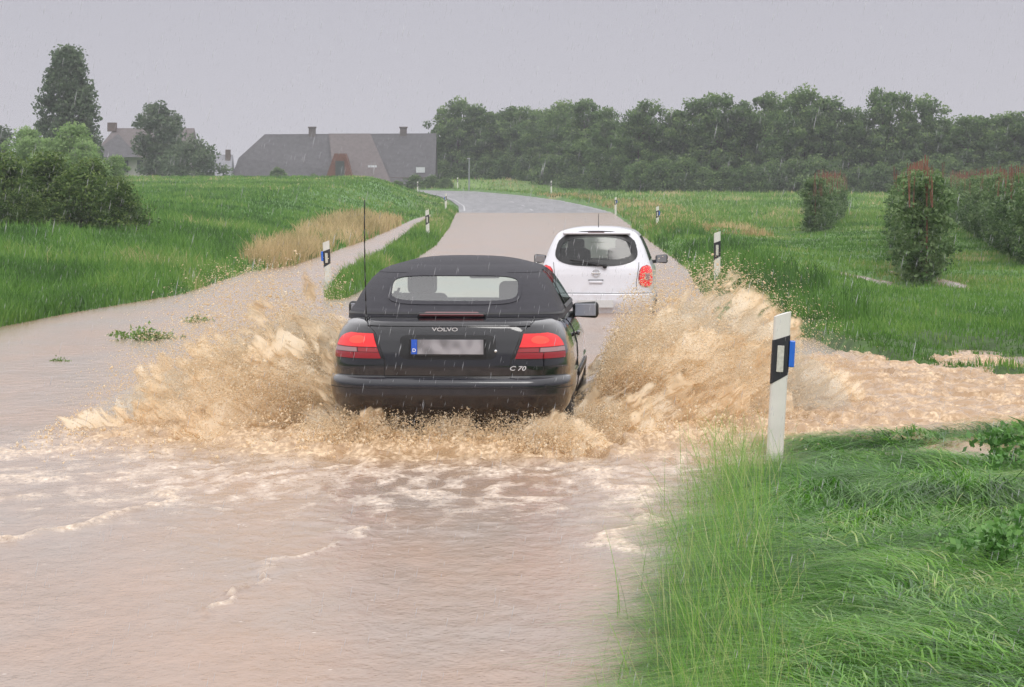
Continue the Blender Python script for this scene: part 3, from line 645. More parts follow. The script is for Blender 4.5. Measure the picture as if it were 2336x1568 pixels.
def wheel(car,x,y,R,sg):
    wh=empty("wheel",(x,y,R)); wh.parent=car
    bm=bmesh.new(); w_=.1
    lathe(bm,[(R*.62,-w_*sg),(R*.9,-w_*1.05*sg),(R*.985,-w_*.8*sg),(R,-w_*.3*sg),(R,w_*.3*sg),(R*.985,w_*.8*sg),(R*.9,w_*1.05*sg),(R*.62,w_*sg)],40,0,0,0)
    bm_obj("tyre",bm,m_tyre,wh,True)
    bm=bmesh.new(); lathe(bm,[(R*.63,sg*.06),(R*.63,sg*.105),(R*.58,sg*.105),(R*.56,sg*.07)],32,0,0,0)
    for k in range(6):
        a=k*math.pi/3
        rot=Matrix.Rotation(a,3,'X'); vs=add_box(bm,(0,0,0),(.03,R*.56,.065),.008); bmesh.ops.translate(bm,vec=(0,R*.3,0),verts=vs); bmesh.ops.rotate(bm,cent=(0,0,0),matrix=rot,verts=vs); bmesh.ops.translate(bm,vec=(sg*.100,0,0),verts=vs)
    bm_obj("rim",bm,m_rim,wh)
def arches(ob,ws,R,x0):
    bm=bmesh.new()
    for (yy) in ws:
        for sg in (-1,1): add_cyl(bm,(sg*x0,yy,R*.98),(sg*1.3,yy,R*.98),R*1.14,R*1.14,40)
    me=bpy.data.meshes.new("cut"); bm.to_mesh(me); bm.free(); c=bpy.data.objects.new("cut",me); COL.objects.link(c)
    md=ob.modifiers.new("b",'BOOLEAN'); md.operation='DIFFERENCE'; md.object=c; md.solver='EXACT'
    bpy.context.view_layer.update()
    nm=bpy.data.meshes.new_from_object(ob.evaluated_get(bpy.context.evaluated_depsgraph_get())); ob.modifiers.clear()
    if len(nm.polygons)>100: ob.data=nm; nm.name=ob.name
    bpy.data.objects.remove(c)
def seat(car,x,y,m,top,w_=.44):
    s=empty("seat",(x,y,0)); s.parent=car
    bm=bmesh.new(); add_box(bm,(0,0,top-.42),(w_,.14,.55),.05,seg=3); bm_obj("backrest",bm,m,s,True)
    bm=bmesh.new(); add_box(bm,(0,0,top-.07),(w_*.58,.1,.17),.045,seg=3); add_cyl(bm,(-.06,0,top-.2),(-.06,0,top-.1),.008,n=6); add_cyl(bm,(.06,0,top-.2),(.06,0,top-.1),.008,n=6); bm_obj("headrest",bm,m,s,True)
def mirror(car,sg,x,y,z,m,glassm,w_=.2,h_=.13):
    mo=empty("side_mirror",(0,0,0)); mo.parent=car
    bm=bmesh.new(); vs=add_box(bm,(0,0,0),(w_,.11,h_),.035,seg=4)
    for v in vs:
        if v.co.y>0: v.co.x*=.85; v.co.z*=.8
        if v.co.x*sg<0: v.co.z*=.85
    bmesh.ops.translate(bm,vec=(sg*(x+w_*.5),y,z),verts=bm.verts); add_cyl(bm,(sg*(x-.07),y+.03,z-.05),(sg*(x+.06),y+.01,z-.03),.03,.025,10)
    bm_obj("mirror_housing",bm,m,mo,True)
    bm=bmesh.new(); add_box(bm,(sg*(x+w_*.5),y-.057,z),(w_*.80,.006,h_*.72),.003); bm_obj("mirror_glass",bm,glassm,mo)
def paint(name,c,rough,coat,mud_and_reflection=(.30,.21,.13),ml=.25,mh=.75,amt=.5,bump=.12):
    m,nt,b=new_mat(name); tcn=nt.nodes.new("ShaderNodeTexCoord"); sp=nt.nodes.new("ShaderNodeSeparateXYZ"); nt.links.new(tcn.outputs["Object"],sp.inputs[0])
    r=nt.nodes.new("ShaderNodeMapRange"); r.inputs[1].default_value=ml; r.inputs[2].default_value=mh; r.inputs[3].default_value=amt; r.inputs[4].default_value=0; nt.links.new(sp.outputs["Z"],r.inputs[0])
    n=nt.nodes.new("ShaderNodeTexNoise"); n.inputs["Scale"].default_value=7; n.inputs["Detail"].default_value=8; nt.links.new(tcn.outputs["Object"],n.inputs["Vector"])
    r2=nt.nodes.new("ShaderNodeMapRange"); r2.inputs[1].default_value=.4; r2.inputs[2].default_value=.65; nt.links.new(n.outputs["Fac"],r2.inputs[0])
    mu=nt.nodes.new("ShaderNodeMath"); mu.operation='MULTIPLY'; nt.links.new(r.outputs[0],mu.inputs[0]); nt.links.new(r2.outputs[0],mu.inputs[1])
    mx=nt.nodes.new("ShaderNodeMix"); mx.data_type='RGBA'; mx.inputs[6].default_value=(*c,1); mx.inputs[7].default_value=(*mud_and_reflection,1); nt.links.new(mu.outputs[0],mx.inputs[0]); nt.links.new(mx.outputs[2],b.inputs["Base Color"])
    b.inputs["Roughness"].default_value=rough; b.inputs["Coat Weight"].default_value=coat; b.inputs["Coat Roughness"].default_value=.05
    v=nt.nodes.new("ShaderNodeTexNoise"); v.inputs["Scale"].default_value=130; v.inputs["Detail"].default_value=2; nt.links.new(tcn.outputs["Object"],v.inputs["Vector"])
    bp=nt.nodes.new("ShaderNodeBump"); bp.inputs["Strength"].default_value=bump; bp.inputs["Distance"].default_value=.002; nt.links.new(v.outputs["Fac"],bp.inputs["Height"]); nt.links.new(bp.outputs[0],b.inputs["Normal"]); nt.links.new(bp.outputs[0],b.inputs["Coat Normal"])
    return m
m_black=paint("black_car_paint",(.004,.004,.007),.10,.8,ml=.25,mh=.55,amt=.16,bump=.05)
m_white_p=paint("white_car_paint",(.70,.70,.75),.3,.6,amt=.35)
m_bumper=paint("dark_bumper_plastic",(.008,.008,.014),.20,.6,ml=.3,mh=.50,amt=.22,bump=.06)  # lower tan tone: mud, with a tan reflection painted into the colour
m_fabric=mat("black_fabric_roof",(.030,.029,.037),.75,var=.12,scale=20,bump=.25,bscale=250)
m_trim=mat("black_plastic_trim",(.008,.008,.009),.4)
m_glassR=mat_glass("rear_glass",(.80,.93,.88),.20); m_glassS=mat_glass("side_glass",(.30,.37,.36),.18); m_glassW=mat_glass("windscreen_glass",(.90,.97,.95),.08); m_glassM=mat_glass("tinted_rear_glass",(.26,.31,.29),.06)
m_mglass=mat("mirror_silver",(.35,.37,.42),.1,metal=.6)
m_seat=mat("dark_seat_cloth",(.045,.05,.055),.8)
m_redlit=mat("lit_brake_lens",(.45,.006,.008),.15,emis=(1,.006,.010),estr=.42,coat=.5)
m_hot=mat("brake_bulb_glow",(.8,.04,.03),.2,emis=(1,.055,.028),estr=.95)
m_red=mat("red_lens",(.22,.004,.008),.15,coat=.6,emis=(.8,.004,.008),estr=.07)
m_clear=mat("smoky_clear_lens",(.30,.17,.18),.2,coat=.5)
m_darkred=mat("dark_red_lens",(.10,.008,.01),.3,coat=.3)
m_chrome=mat("chrome_letters",(.75,.75,.76),.25,metal=.7)

# ================= black convertible
CAR=empty("car",(-.465,20.0,.0),-math.radians(3.4)); thing(CAR,"black convertible with fabric roof ploughing through muddy floodwater, brake lights lit","car","cars driving through the flood")
tabV=[(.20,.64,.42,4.45),(.28,.74,.22,4.62),(.34,.815,.10,4.7),(.40,.852,.035,4.7),(.48,.872,.004,4.72),(.56,.880,.0,4.72),(.580,.880,.008,4.72),(.594,.878,.022,4.71),(.603,.874,.040,4.7),(.609,.868,.058,4.69),(.616,.864,.062,4.68),(.68,.870,.056,4.66),(.78,.864,.060,4.6),(.88,.836,.076,4.5),(.94,.802,.090,4.4),(.975,.766,.102,4.3),(.992,.732,.116,4.2),(1.0,.695,.140,4.1)]
zt=lambda y: np.interp(y,[0,.15,.35,.6,1.2,2.6,3.0,3.9,4.4,4.72],[1.0,1.0,1.012,1.03,1.0,.985,.97,.88,.78,.66])
HV=Hull(tabV,zt,1.0,lambda y:np.interp(y,[0,.3,1.0,3.6,4.7],[.985,.995,1.01,1.0,.93]),.08,.36,.38,.025)
zsV=sorted(set(list(np.linspace(.2,1.0,48))+[.56,.58,.594,.603,.609,.616,.992,.975]))
body=bm_obj("body",HV.mesh("body",zsV),m_black,CAR,True); arches(body,[1.05,3.7],.32,.62)
body.data.polygons.foreach_set("use_smooth",np.ones(len(body.data.polygons),dtype=bool))
def sfV(t,z): return HV.pt(t,z)
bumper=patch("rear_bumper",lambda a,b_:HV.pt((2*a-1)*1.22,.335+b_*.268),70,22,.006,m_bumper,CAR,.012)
patch("bumper_groove",lambda a,b_:HV.pt((2*a-1)*1.2,.530+b_*.008),70,2,.0075,m_trim,bumper,.005)
lw=lambda z: float(np.interp(z,[.622,.73,.82,.93,.985],[.455,.448,.485,.525,.60]))
seam=patch("trunk_gap",lambda a,b_:HV.pt((2*a-1)*(lw(.622+b_*.365)+.009),.616+b_*.374),50,24,.0012,m_trim,CAR,.004)
lid=patch("trunk_lid",lambda a,b_:HV.pt((2*a-1)*lw(.624+b_*.364),.624+b_*.364),50,24,.006,m_black,CAR,.007)
patch("lid_lip",lambda a,b_:HV.pt((2*a-1)*.60,.972+b_*.022),50,4,.013,m_black,lid,.010)
patch("plate_recess",discfn(sfV,0,.825,.345,.088,8.),20,10,.008,m_trim,CAR,.006)
plate=box("licence_plate",(0,.040,.825),(.545,.012,.128),m_trim,CAR,.003)
pw,nt,b=new_mat("blurred_plate_face"); tcn=nt.nodes.new("ShaderNodeTexCoord"); nn=nt.nodes.new("ShaderNodeTexNoise"); nn.inputs["Scale"].default_value=14; nn.inputs["Detail"].default_value=0; nt.links.new(tcn.outputs["Object"],nn.inputs["Vector"])
rr_=nt.nodes.new("ShaderNodeValToRGB"); rr_.color_ramp.elements[0].position=.3; rr_.color_ramp.elements[0].color=(.18,.175,.19,1); rr_.color_ramp.elements[1].position=.7; rr_.color_ramp.elements[1].color=(.36,.35,.38,1); nt.links.new(nn.outputs["Fac"],rr_.inputs[0]); nt.links.new(rr_.outputs[0],b.inputs["Base Color"])
box("plate_face",(.022,.032,.83),(.475,.006,.105),pw,plate,.002)
bl=box("blue_band",(-.238,.032,.83),(.042,.007,.105),mat("euro_blue",(.02,.10,.55),.4),plate,.002)
text_mesh("country_letter","D",.035,.0008,mat("white_print",(.8,.8,.8),.5),plate,(-.238,.0275,.805))
text_mesh("maker_letters","VOLVO",.036,.003,m_chrome,CAR,(-.02,.080,.952),sx=1.55)
text_mesh("model_letters","C 70",.044,.003,m_chrome,CAR,(.50,.066,.675),sx=1.35,shear=.25)
bm=bmesh.new(); add_cyl(bm,(.345,.060,.80),(.345,.050,.80),.011,n=14); bm_obj("lock_cylinder",bm,m_chrome,CAR,True)
def tl(sg):
    T=empty("tail_light",(0,0,0)); T.parent=CAR
    z0,z1=.738,.924
    def f(a,b_):
        z=z0+b_*(z1-z0); i=lw(z)+.014; o_=.66+.27*(max(0.,1-b_**3.2))**.5
        o_=max(o_,i+.13)
        return HV.pt(sg*(i+(o_-i)*a),z)
    patch("lamp_housing",lambda a,b_:f(a,b_),16,14,.004,m_trim,T,.006)
    def sub(a0,a1,b0,b1): return lambda a,b_: f(a0+(a1-a0)*a,b0+(b1-b0)*b_)
    patch("brake_lens",sub(.03,.97,.46,.97),14,8,.012,m_redlit,T,.01)
    gl2=discfn(lambda x,z:f(x,z),.42,.73,.20,.15,2.)
    patch("bulb_glow",gl2,10,8,.0135,m_hot,T,.004)
    patch("reversing_lens",sub(.40,.97,.27,.43),8,4,.012,m_clear,T,.01)
    patch("indicator_lens",sub(.03,.38,.27,.43),8,4,.012,m_red,T,.01)
    patch("lower_lens",sub(.03,.46,.03,.25),8,4,.012,m_red,T,.01)
    patch("fog_lens",sub(.48,.97,.03,.25),8,4,.012,m_red,T,.01)
tl(1); tl(-1)
tabR=[(1.005,.800,.46,3.2),(1.04,.795,.465,3.15),(1.065,.784,.49,3.12),(1.08,.774,.515,3.1),(1.12,.752,.56,3.0),(1.15,.738,.60,2.95),(1.19,.719,.655,2.88),(1.22,.703,.70,2.82),(1.26,.679,.765,2.75),(1.30,.650,.84,2.68),(1.33,.620,.91,2.62),(1.355,.586,.985,2.56),(1.375,.542,1.07,2.5),(1.388,.49,1.17,2.43)]
HR=Hull(tabR,None,1,None,.09,.27,.32,.052,nA=34,nB=18,nC=70)
def holeR(c):
    if c.z<1.37 and c.y<1.1 and abs(c.x)<.475 and ((abs(c.x)/.475)**5+(abs(c.z-1.222)/.092)**5)<1: return True
    if c.y>2.45 and 1.06<c.z<1.37 and abs(c.x)<.62: return True
    if 1.42<c.y<2.45+ (1.37-c.z)*1.5 and 1.075<c.z<1.335 and abs(c.x)>.5: return True
    return False
top=bm_obj("soft_top",HR.mesh("soft_top",np.linspace(1.005,1.388,56),holeR,bottom=False),m_fabric,CAR,True)
sfR=lambda t,z: HR.pt(t,z)
rw=patch("rear_window",discfn(sfR,0,1.222,.485,.10,5.),20,12,.002,m_glassR,top,.002)
patch("window_surround",ringfn(sfR,0,1.222,.468,.088,.026),64,3,.006,m_fabric,rw,.007)
patch("roof_seam",lambda a,b_:HR.pt((2*a-1)*.9,1.333+.008*b_),60,2,.003,m_fabric,top,.005)
patch("roof_hem",lambda a,b_:HR.pt((2*a-1)*1.35,1.040+.014*b_),80,2,.004,m_trim,top,.006)
for sg in (-1,1):
    sw=patch("side_window",lambda a,b_,sg=sg:HR.side(1.40+(1.0+(1-b_)*.36)*a,1.07+.27*b_,sg),14,8,.002,m_glassS,CAR,.003)
    patch("window_trim",lambda a,b_,sg=sg:HR.side(1.35+1.45*a,1.052+.024*b_,sg),20,2,.008,m_trim,sw,.008)
    patch("window_pillar",lambda a,b_,sg=sg:HR.side(1.60+.025*a,1.07+.27*b_,sg),2,8,.006,m_trim,sw,.006)
    dr=patch("door",lambda a,b_,sg=sg:HV.side(1.62+1.25*a,.34+.62*b_,sg),16,14,.006,m_black,CAR,.007)
    patch("door_gap",lambda a,b_,sg=sg:HV.side(1.605+1.28*a,.33+.64*b_,sg),16,14,.001,m_trim,CAR,.003)
    hd=HV.side(1.78,.84,sg); bm=bmesh.new(); add_box(bm,(hd.x+sg*.022,hd.y,.845),(.03,.18,.035),.012); bm_obj("handle",bm,m_black,dr,True)
    patch("side_moulding",lambda a,b_,sg=sg:HV.side(1.5+1.7*a,.53+.05*b_,sg),16,2,.014,m_trim,CAR,.010)
    mirror(CAR,sg,.80,2.62,.985,m_trim,m_mglass,.21,.135)
    wheel(CAR,sg*.755,1.05,.32,sg); wheel(CAR,sg*.755,3.7,.32,sg)
ws=patch("windscreen",lambda a,b_:Vector(((2*a-1)*(.72-.16*b_),3.1-.58*b_-.08*(2*a-1)**2,1.02+.35*b_)),14,8,.0,m_glassW,CAR,.003)
patch("high_brake_light",lambda a,b_:Vector(((2*a-1)*(.235-.05*b_),.395+.05*b_,1.044+.020*b_)),10,3,.0,m_darkred,CAR,.012)
box("high_brake_housing",(0,.43,1.040),(.50,.05,.033),m_trim,CAR,.012,smooth=True)
bm=bmesh.new()
for sg in (-1,1):
    pts=[(sg*.595,.18),(sg*.61,.30),(sg*.60,.45)]
    for p,q in zip(pts[:-1],pts[1:]):
        add_cyl(bm,(p[0],p[1],float(zt(p[1]))+.007),(q[0],q[1],float(zt(q[1]))+.011),.003,n=6)
bm_obj("deck_gap",bm,m_trim,CAR)
an=empty("antenna",(-.615,.33,1.0)); an.parent=CAR
bm=bmesh.new(); add_cyl(bm,(0,0,0),(0,0,.05),.014,.009,10); bm_obj("antenna_base",bm,m_trim,an,True)
bm=bmesh.new(); pts=[Vector((-.004*math.sin(i/8*2.2)*8*.35,.0,.04+i*.105)) for i in range(9)]
for p,q in zip(pts[:-1],pts[1:]): add_cyl(bm,p,q,.0045,.004,6)
bm_obj("antenna_rod",bm,m_trim,an,True)
bm=bmesh.new(); add_cyl(bm,(-.55,.14,.25),(-.55,.45,.25),.035,n=18); bm_obj("exhaust_pipe",bm,mat("sooty_steel",(.1,.1,.1),.4,metal=.7),CAR,True)
box("underbody",(0,1.6,.23),(1.2,2.6,.12),m_trim,CAR,.03)
seat(CAR,-.36,2.02,m_seat,1.285,.40); seat(CAR,.36,2.02,m_seat,1.22,.40)
for sx_ in (-.30,.30):
    bm=bmesh.new(); add_box(bm,(sx_,1.18,1.03),(.40,.12,.20),.05,seg=3); bm_obj("rear_seat",bm,m_seat,CAR,True)
mi=box("rear_view_mirror",(.10,2.46,1.275),(.24,.03,.07),m_trim,CAR,.014,smooth=True)
box("dashboard",(0,2.85,1.0),(1.2,.3,.08),m_trim,CAR,.03)

# ================= white hatchback
W=empty("car",(1.225,41.0,-.16),-math.radians(3.7)); thing(W,"small white hatchback driving ahead through muddy floodwater","car","cars driving through the flood")
tabM=[(.15,.72,.16,3.6),(.25,.80,.05,3.72),(.35,.83,.01,3.76),(.45,.845,.0,3.78),(.535,.845,.005,3.78),(.55,.84,.03,3.76),(.56,.835,.045,3.75),(.70,.842,.06,3.7),(.82,.838,.07,3.55),(.90,.820,.085,3.3),(.96,.793,.105,3.05),(1.05,.760,.14,2.92),(1.2,.706,.20,2.72),(1.32,.652,.26,2.55),(1.40,.604,.30,2.4),(1.445,.552,.33,2.3),(1.465,.505,.36,2.2),(1.475,.46,.41,2.1)]
HM=Hull(tabM,None,1,None,.08,.29,.32,.045,nA=30,nB=16,nC=60)
def sfM(t,z): return HM.pt(t,z)
def holeM(c):
    if c.y<.75 and ((abs(c.x)/(.58))**4+(abs(c.z-1.20)/.185)**4)<1: return True
    if c.y>2.2 and 1.0<c.z<1.40 and abs(c.x)<.62: return True
    if .75<c.y<2.9-(c.z-1.)*1.4 and 1.02<c.z<1.36 and abs(c.x)>.6: return True
    return False
mb=bm_obj("body",HM.mesh("body",sorted(set(list(np.linspace(.15,1.475,64))+[.535,.55,.56])),holeM),m_white_p,W,True)
gl_=patch("rear_window",discfn(sfM,0,1.200,.655,.210,2.8,top=.82),20,14,.003,m_glassM,W,.004)
patch("window_surround",ringfn(sfM,0,1.200,.570,.168,.088,2.8,top=.84),64,4,.009,m_trim,gl_,.010)
bm=bmesh.new(); add_box(bm,(0,.245,1.445),(1.00,.22,.035),.014,seg=3); 
for v in bm.verts: v.co.y+=.14*(v.co.x/.5)**2; v.co.z-=.02*(v.co.x/.5)**2
bm_obj("roof_spoiler",bm,m_white_p,W,True)
patch("high_brake_light",lambda a,b_:Vector(((2*a-1)*.12,.127+.0*b_,1.436+.012*b_)),6,2,.0,m_darkred,W,.004)
patch("bumper_gap",lambda a,b_:HM.pt((2*a-1)*1.05,.548+.008*b_),50,2,.004,m_trim,W,.006)
for sg in (-1,1): patch("hatch_gap",lambda a,b_,sg=sg:HM.pt(sg*(float(np.interp(b_,[0,.3,1],[.60,.585,.63]))+.008*a),.56+.44*b_),2,14,.003,m_trim,W,.005)
def tlM(sg):
    T=empty("tail_light",(0,0,0)); T.parent=W
    def f(a,b_):
        z=.635+b_*.325; hw=.130*(1-abs(2*b_-1)**3.2)**.5+.012
        return HM.pt(sg*(.755+.02*b_+hw*(2*a-1)),z)
    patch("lamp_housing",f,12,14,.010,m_red,T,.012)
    patch("lamp_ring",lambda a,b_:f(.06+.88*a,.05+.90*b_),12,12,.016,m_redlit,T,.008)
    patch("indicator_lens",lambda a,b_:f(.36+.28*a,.32+.30*b_),8,8,.021,m_clear,T,.008)
tlM(1); tlM(-1)
bm=bmesh.new()
for k in range(28):
    a0=k/28*2*math.pi; a1=(k+1)/28*2*math.pi
    add_cyl(bm,(.05*math.cos(a0),.058,.845+.05*math.sin(a0)),(.05*math.cos(a1),.058,.845+.05*math.sin(a1)),.008,n=6)
add_box(bm,(0,.055,.845),(.135,.012,.020),.004); bm_obj("round_emblem",bm,m_chrome,W)
hp=box("handle",(0,.055,.715),(.20,.03,.045),m_white_p,W,.012,smooth=True); box("handle_gap",(0,.06,.745),(.22,.02,.012),m_trim,hp,.003)
pl=box("licence_plate",(0,-.004,.40),(.52,.012,.115),mat("white_plate",(.6,.6,.6),.5),W,.003)
wp=empty("rear_wiper",(0,0,0)); wp.parent=W
bm=bmesh.new(); add_cyl(bm,(.13,.045,.945),(.13,.09,.95),.032,n=14); add_cyl(bm,(.13,.05,.955),(-.12,.070,.995),.016,.012,8); bm_obj("wiper_arm",bm,m_trim,wp,True)
bm=bmesh.new(); add_cyl(bm,(.04,.070,.985),(-.38,.085,1.035),.014,.010,8); bm_obj("wiper_blade",bm,m_trim,wp,True)
for sg in (-1,1):
    patch("side_window",lambda a,b_,sg=sg:HM.side(.72+(2.1-.45*b_)*a,1.01+.36*b_,sg),16,8,.003,m_glassS,W,.004)
    mirror(W,sg,.84,2.25,1.0,m_trim,m_mglass,.19,.14)
    wheel(W,sg*.74,.62,.29,sg); wheel(W,sg*.74,3.05,.29,sg)
arches(mb,[.62,3.05],.29,.60)
mb.data.polygons.foreach_set("use_smooth",np.ones(len(mb.data.polygons),dtype=bool))
patch("windscreen",lambda a,b_:Vector(((2*a-1)*(.70-.12*b_),3.0-.6*b_,.98+.43*b_)),10,6,0,m_glassW,W,.003)
an=empty("antenna",(.02,.55,1.51)); an.parent=W
bm=bmesh.new(); add_cyl(bm,(0,0,0),(0,-.05,.20),.006,.004,6); bm_obj("antenna_rod",bm,m_trim,an)
seat(W,-.36,1.75,m_seat,1.30); seat(W,.36,1.75,m_seat,1.30)
for sx_ in (-.38,.38):
    bm=bmesh.new(); add_box(bm,(sx_,.85,1.02),(.46,.12,.36),.05,seg=3); bm_obj("rear_seat",bm,m_seat,W,True)

# ---------------------------------------------------------------- delineator posts
m_post=mat("white_post_plastic",(.66,.65,.60),.45,var=.08); m_pb=mat("black_band",(.02,.02,.025),.4); m_refl=mat("reflector_silver",(.55,.54,.48),.3,var=.15,scale=60); m_blue=mat("blue_reflector",(.02,.14,.62),.25,coat=.5)
def prism(bm,prof,z0f,z1f):
    lo=[bm.verts.new((x,y,z0f(x))) for x,y in prof]; hi=[bm.verts.new((x,y,z1f(x))) for x,y in prof]
    n_=len(prof)
    for i in range(n_): bm.faces.new((lo[i],lo[(i+1)%n_],hi[(i+1)%n_],hi[i]))
    bm.faces.new(lo); bm.faces.new(hi)
prof=[(-.055,-.03),(-.045,-.042),(0,-.046),(.045,-.042),(.055,-.03),(.058,0),(.03,.06),(0,.075),(-.03,.06),(-.058,0)]
def post_mesh():
    out={}
    bm=bmesh.new(); prism(bm,prof,lambda x:-.2,lambda x:1.06+.35*x); me=bpy.data.meshes.new("shaft"); bmesh.ops.recalc_face_normals(bm,faces=bm.faces); bm.to_mesh(me); me.materials.append(m_post); out["shaft"]=me
    bm=bmesh.new(); prism(bm,[(x*1.06,y*1.06) for x,y in prof],lambda x:.63+.6*x,lambda x:.885+.35*x+.02); me=bpy.data.meshes.new("black_band"); bmesh.ops.recalc_face_normals(bm,faces=bm.faces); bm.to_mesh(me); me.materials.append(m_pb); out["black_band"]=me
    bm=bmesh.new(); add_box(bm,(-.003,-.0515,.765),(.046,.008,.175),.003); me=bpy.data.meshes.new("reflector"); bm.to_mesh(me); me.materials.append(m_refl); out["reflector"]=me
    bm=bmesh.new(); add_box(bm,(.075,-.02,.80),(.038,.06,.175),.006); me=bpy.data.meshes.new("blue_reflector"); bm.to_mesh(me); me.materials.append(m_blue); out["blue_reflector"]=me
    return out
PM=post_mesh()
posts=[(1.79,19.1,1.03,0,.05,True),(3.62,49.5,1.05,0,0,False),(5.75,111,1.0,0,0,True),(6.2,168,1.0,None,0,True),(3.3,236,1.1,None,0,False),(-5.3,274,1.1,None,0,False),(-3.10,47.5,.94,0,-.05,True),(-2.72,91,1.05,0,-.03,False),(-4.15,176,1.0,None,0,True),(-8.4,250,1.05,None,0,False),(-14.6,286,1.05,None,0,False)]
for i,(x_,y_,hh,z_,tilt,blue) in enumerate(posts):
    z_=0.02 if z_ is not None else gz1(x_,y_)
    e_=empty("delineator_post",(x_,y_,z_)); e_.scale=(1,1,hh); e_.rotation_euler=(0,tilt,0)
    side=-1 if x_<0 else 1
    lab="white marker post with black band"+(", blue reflector" if blue else "")+(", standing in flattened grass" if i==0 else ", on the grass verge")
    thing(e_,lab,"road marker post","marker posts along the road")
    for k_,me in PM.items():
        if k_=="blue_reflector" and not blue: continue
        o=ob_from(k_,me,e_)
        if k_=="blue_reflector" and side<0: o.location.x=-.15

# ---------------------------------------------------------------- splashes
def spraymat(name,trans,transp,cols,alpha=False):
    m,nt,b=new_mat(name)
    at=nt.nodes.new("ShaderNodeAttribute"); at.attribute_name="tint"
    r=nt.nodes.new("ShaderNodeValToRGB"); r.color_ramp.elements[0].color=(*cols[0],1); r.color_ramp.elements[1].color=(*cols[2],1); x=r.color_ramp.elements.new(.5); x.color=(*cols[1],1)
    nt.links.new(at.outputs["Fac"],r.inputs[0]); nt.links.new(r.outputs[0],b.inputs["Base Color"]); b.inputs["Roughness"].default_value=.38
    t_=nt.nodes.new("ShaderNodeBsdfTranslucent"); nt.links.new(r.outputs[0],t_.inputs["Color"]); ms=nt.nodes.new("ShaderNodeMixShader"); ms.inputs[0].default_value=trans
    nt.links.new(b.outputs[0],ms.inputs[1]); nt.links.new(t_.outputs[0],ms.inputs[2]); out=ms.outputs[0]
    if transp>0 or alpha:
        tp=nt.nodes.new("ShaderNodeBsdfTransparent"); tp.inputs["Color"].default_value=(1,.97,.92,1); m2=nt.nodes.new("ShaderNodeMixShader"); m2.inputs[0].default_value=transp
        if alpha:
            aa=nt.nodes.new("ShaderNodeAttribute"); aa.attribute_name="cover"; sb=nt.nodes.new("ShaderNodeMath"); sb.operation='SUBTRACT'; sb.inputs[0].default_value=1.; nt.links.new(aa.outputs["Fac"],sb.inputs[1]); nt.links.new(sb.outputs[0],m2.inputs[0])
        nt.links.new(out,m2.inputs[1]); nt.links.new(tp.outputs[0],m2.inputs[2]); out=m2.outputs[0]
    nt.links.new(out,nt.nodes["Material Output"].inputs["Surface"]); return m
m_sp=spraymat("muddy_spray",.5,.28,((.85,.66,.42),(.97,.83,.62),(.99,.93,.82)))
m_sheet=spraymat("muddy_water_sheet",.42,.0,((.62,.42,.24),(.90,.72,.49),(.98,.89,.73)),True)
OCT=np.array([[1,0,0],[-1,0,0],[0,1,0],[0,-1,0],[0,0,1],[0,0,-1]],float)
OF=np.array([[0,2,4],[2,1,4],[1,3,4],[3,0,4],[2,0,5],[1,2,5],[3,1,5],[0,3,5]])
TET=np.array([[1,1,1],[1,-1,-1],[-1,1,-1],[-1,-1,1]],float)*.75
TF=np.array([[0,1,2],[0,3,1],[0,2,3],[1,3,2]])
def drops(P,R,D,tint,B=OCT,BF=OF):
    n=len(P); m=len(B); d=D/(np.linalg.norm(D,axis=1)[:,None]+1e-9)
    jit=rng.uniform(.6,1.4,(n,m,1)); V=B[None]*R[:,None,None]*jit
    st=rng.uniform(0,1.6,n)
    V=V+ (V@d[:,:,None])*d[:,None,:]*st[:,None,None]
    V=V+P[:,None,:]
    F=(np.arange(n)*m)[:,None,None]+BF[None]
    return V.reshape(-1,3),F.reshape(-1,3),np.repeat(tint,m)
def jets(njet,per,org,vx,vy,vz,r0,rs,spread,kmin=.25,reach=9.):
    m_=rng.integers(int(per*.4),int(per*1.6),njet); j=np.repeat(np.arange(njet),m_); N=len(j)
    u=rng.random(njet); ox,oy=org(u); VX=vx(u)*rng.uniform(kmin,1.12,njet); VZ=vz(u)*rng.uniform(.30,1.03,njet)**.75; VY=vy(u)+rng.normal(0,.30,njet); tj=rng.normal(0,.2,njet)
    T0=2*VZ/9.8*.98; VX=np.sign(VX)*np.minimum(np.abs(VX),reach*rng.uniform(.75,1.05,njet)/T0)
    T=T0[j]; t=rng.random(N)**.95; q=rng.integers(0,7,N)/7.; q2=hash2(j,(q*7).astype(int),5)
    t=np.where(rng.random(N)<.5,np.clip(q2+rng.normal(0,.05,N),0,1),t)*T
    sp=spread*(.3+1.1*(t/T))
    p=np.stack([ox[j]+VX[j]*t,oy[j]+VY[j]*t,.10+VZ[j]*t-4.9*t*t],-1)+rng.normal(0,1,(N,3))*sp[:,None]
    D=np.stack([VX[j],VY[j],VZ[j]-9.8*t],-1)
    R=np.exp(rng.normal(math.log(r0),rs,N))*(1.25-.60*t/T)
    tint=np.clip(.5+tj[j]+rng.normal(0,.12,N),0,1)
    return p,R,D,tint
def foamblobs(n,fx,fy,fz,r0=.008):
    p=np.stack([fx(rng.random(n)),fy(rng.normal(0,.5,n)+.5),np.zeros(n)],-1); p[:,2]=.08+fz(p[:,0],p[:,1])*rng.random(n)**2.0
    return p,np.exp(rng.normal(math.log(r0),.45,n)),rng.normal(0,1,(n,3)),np.clip(rng.normal(.5,.2,n),0,1)
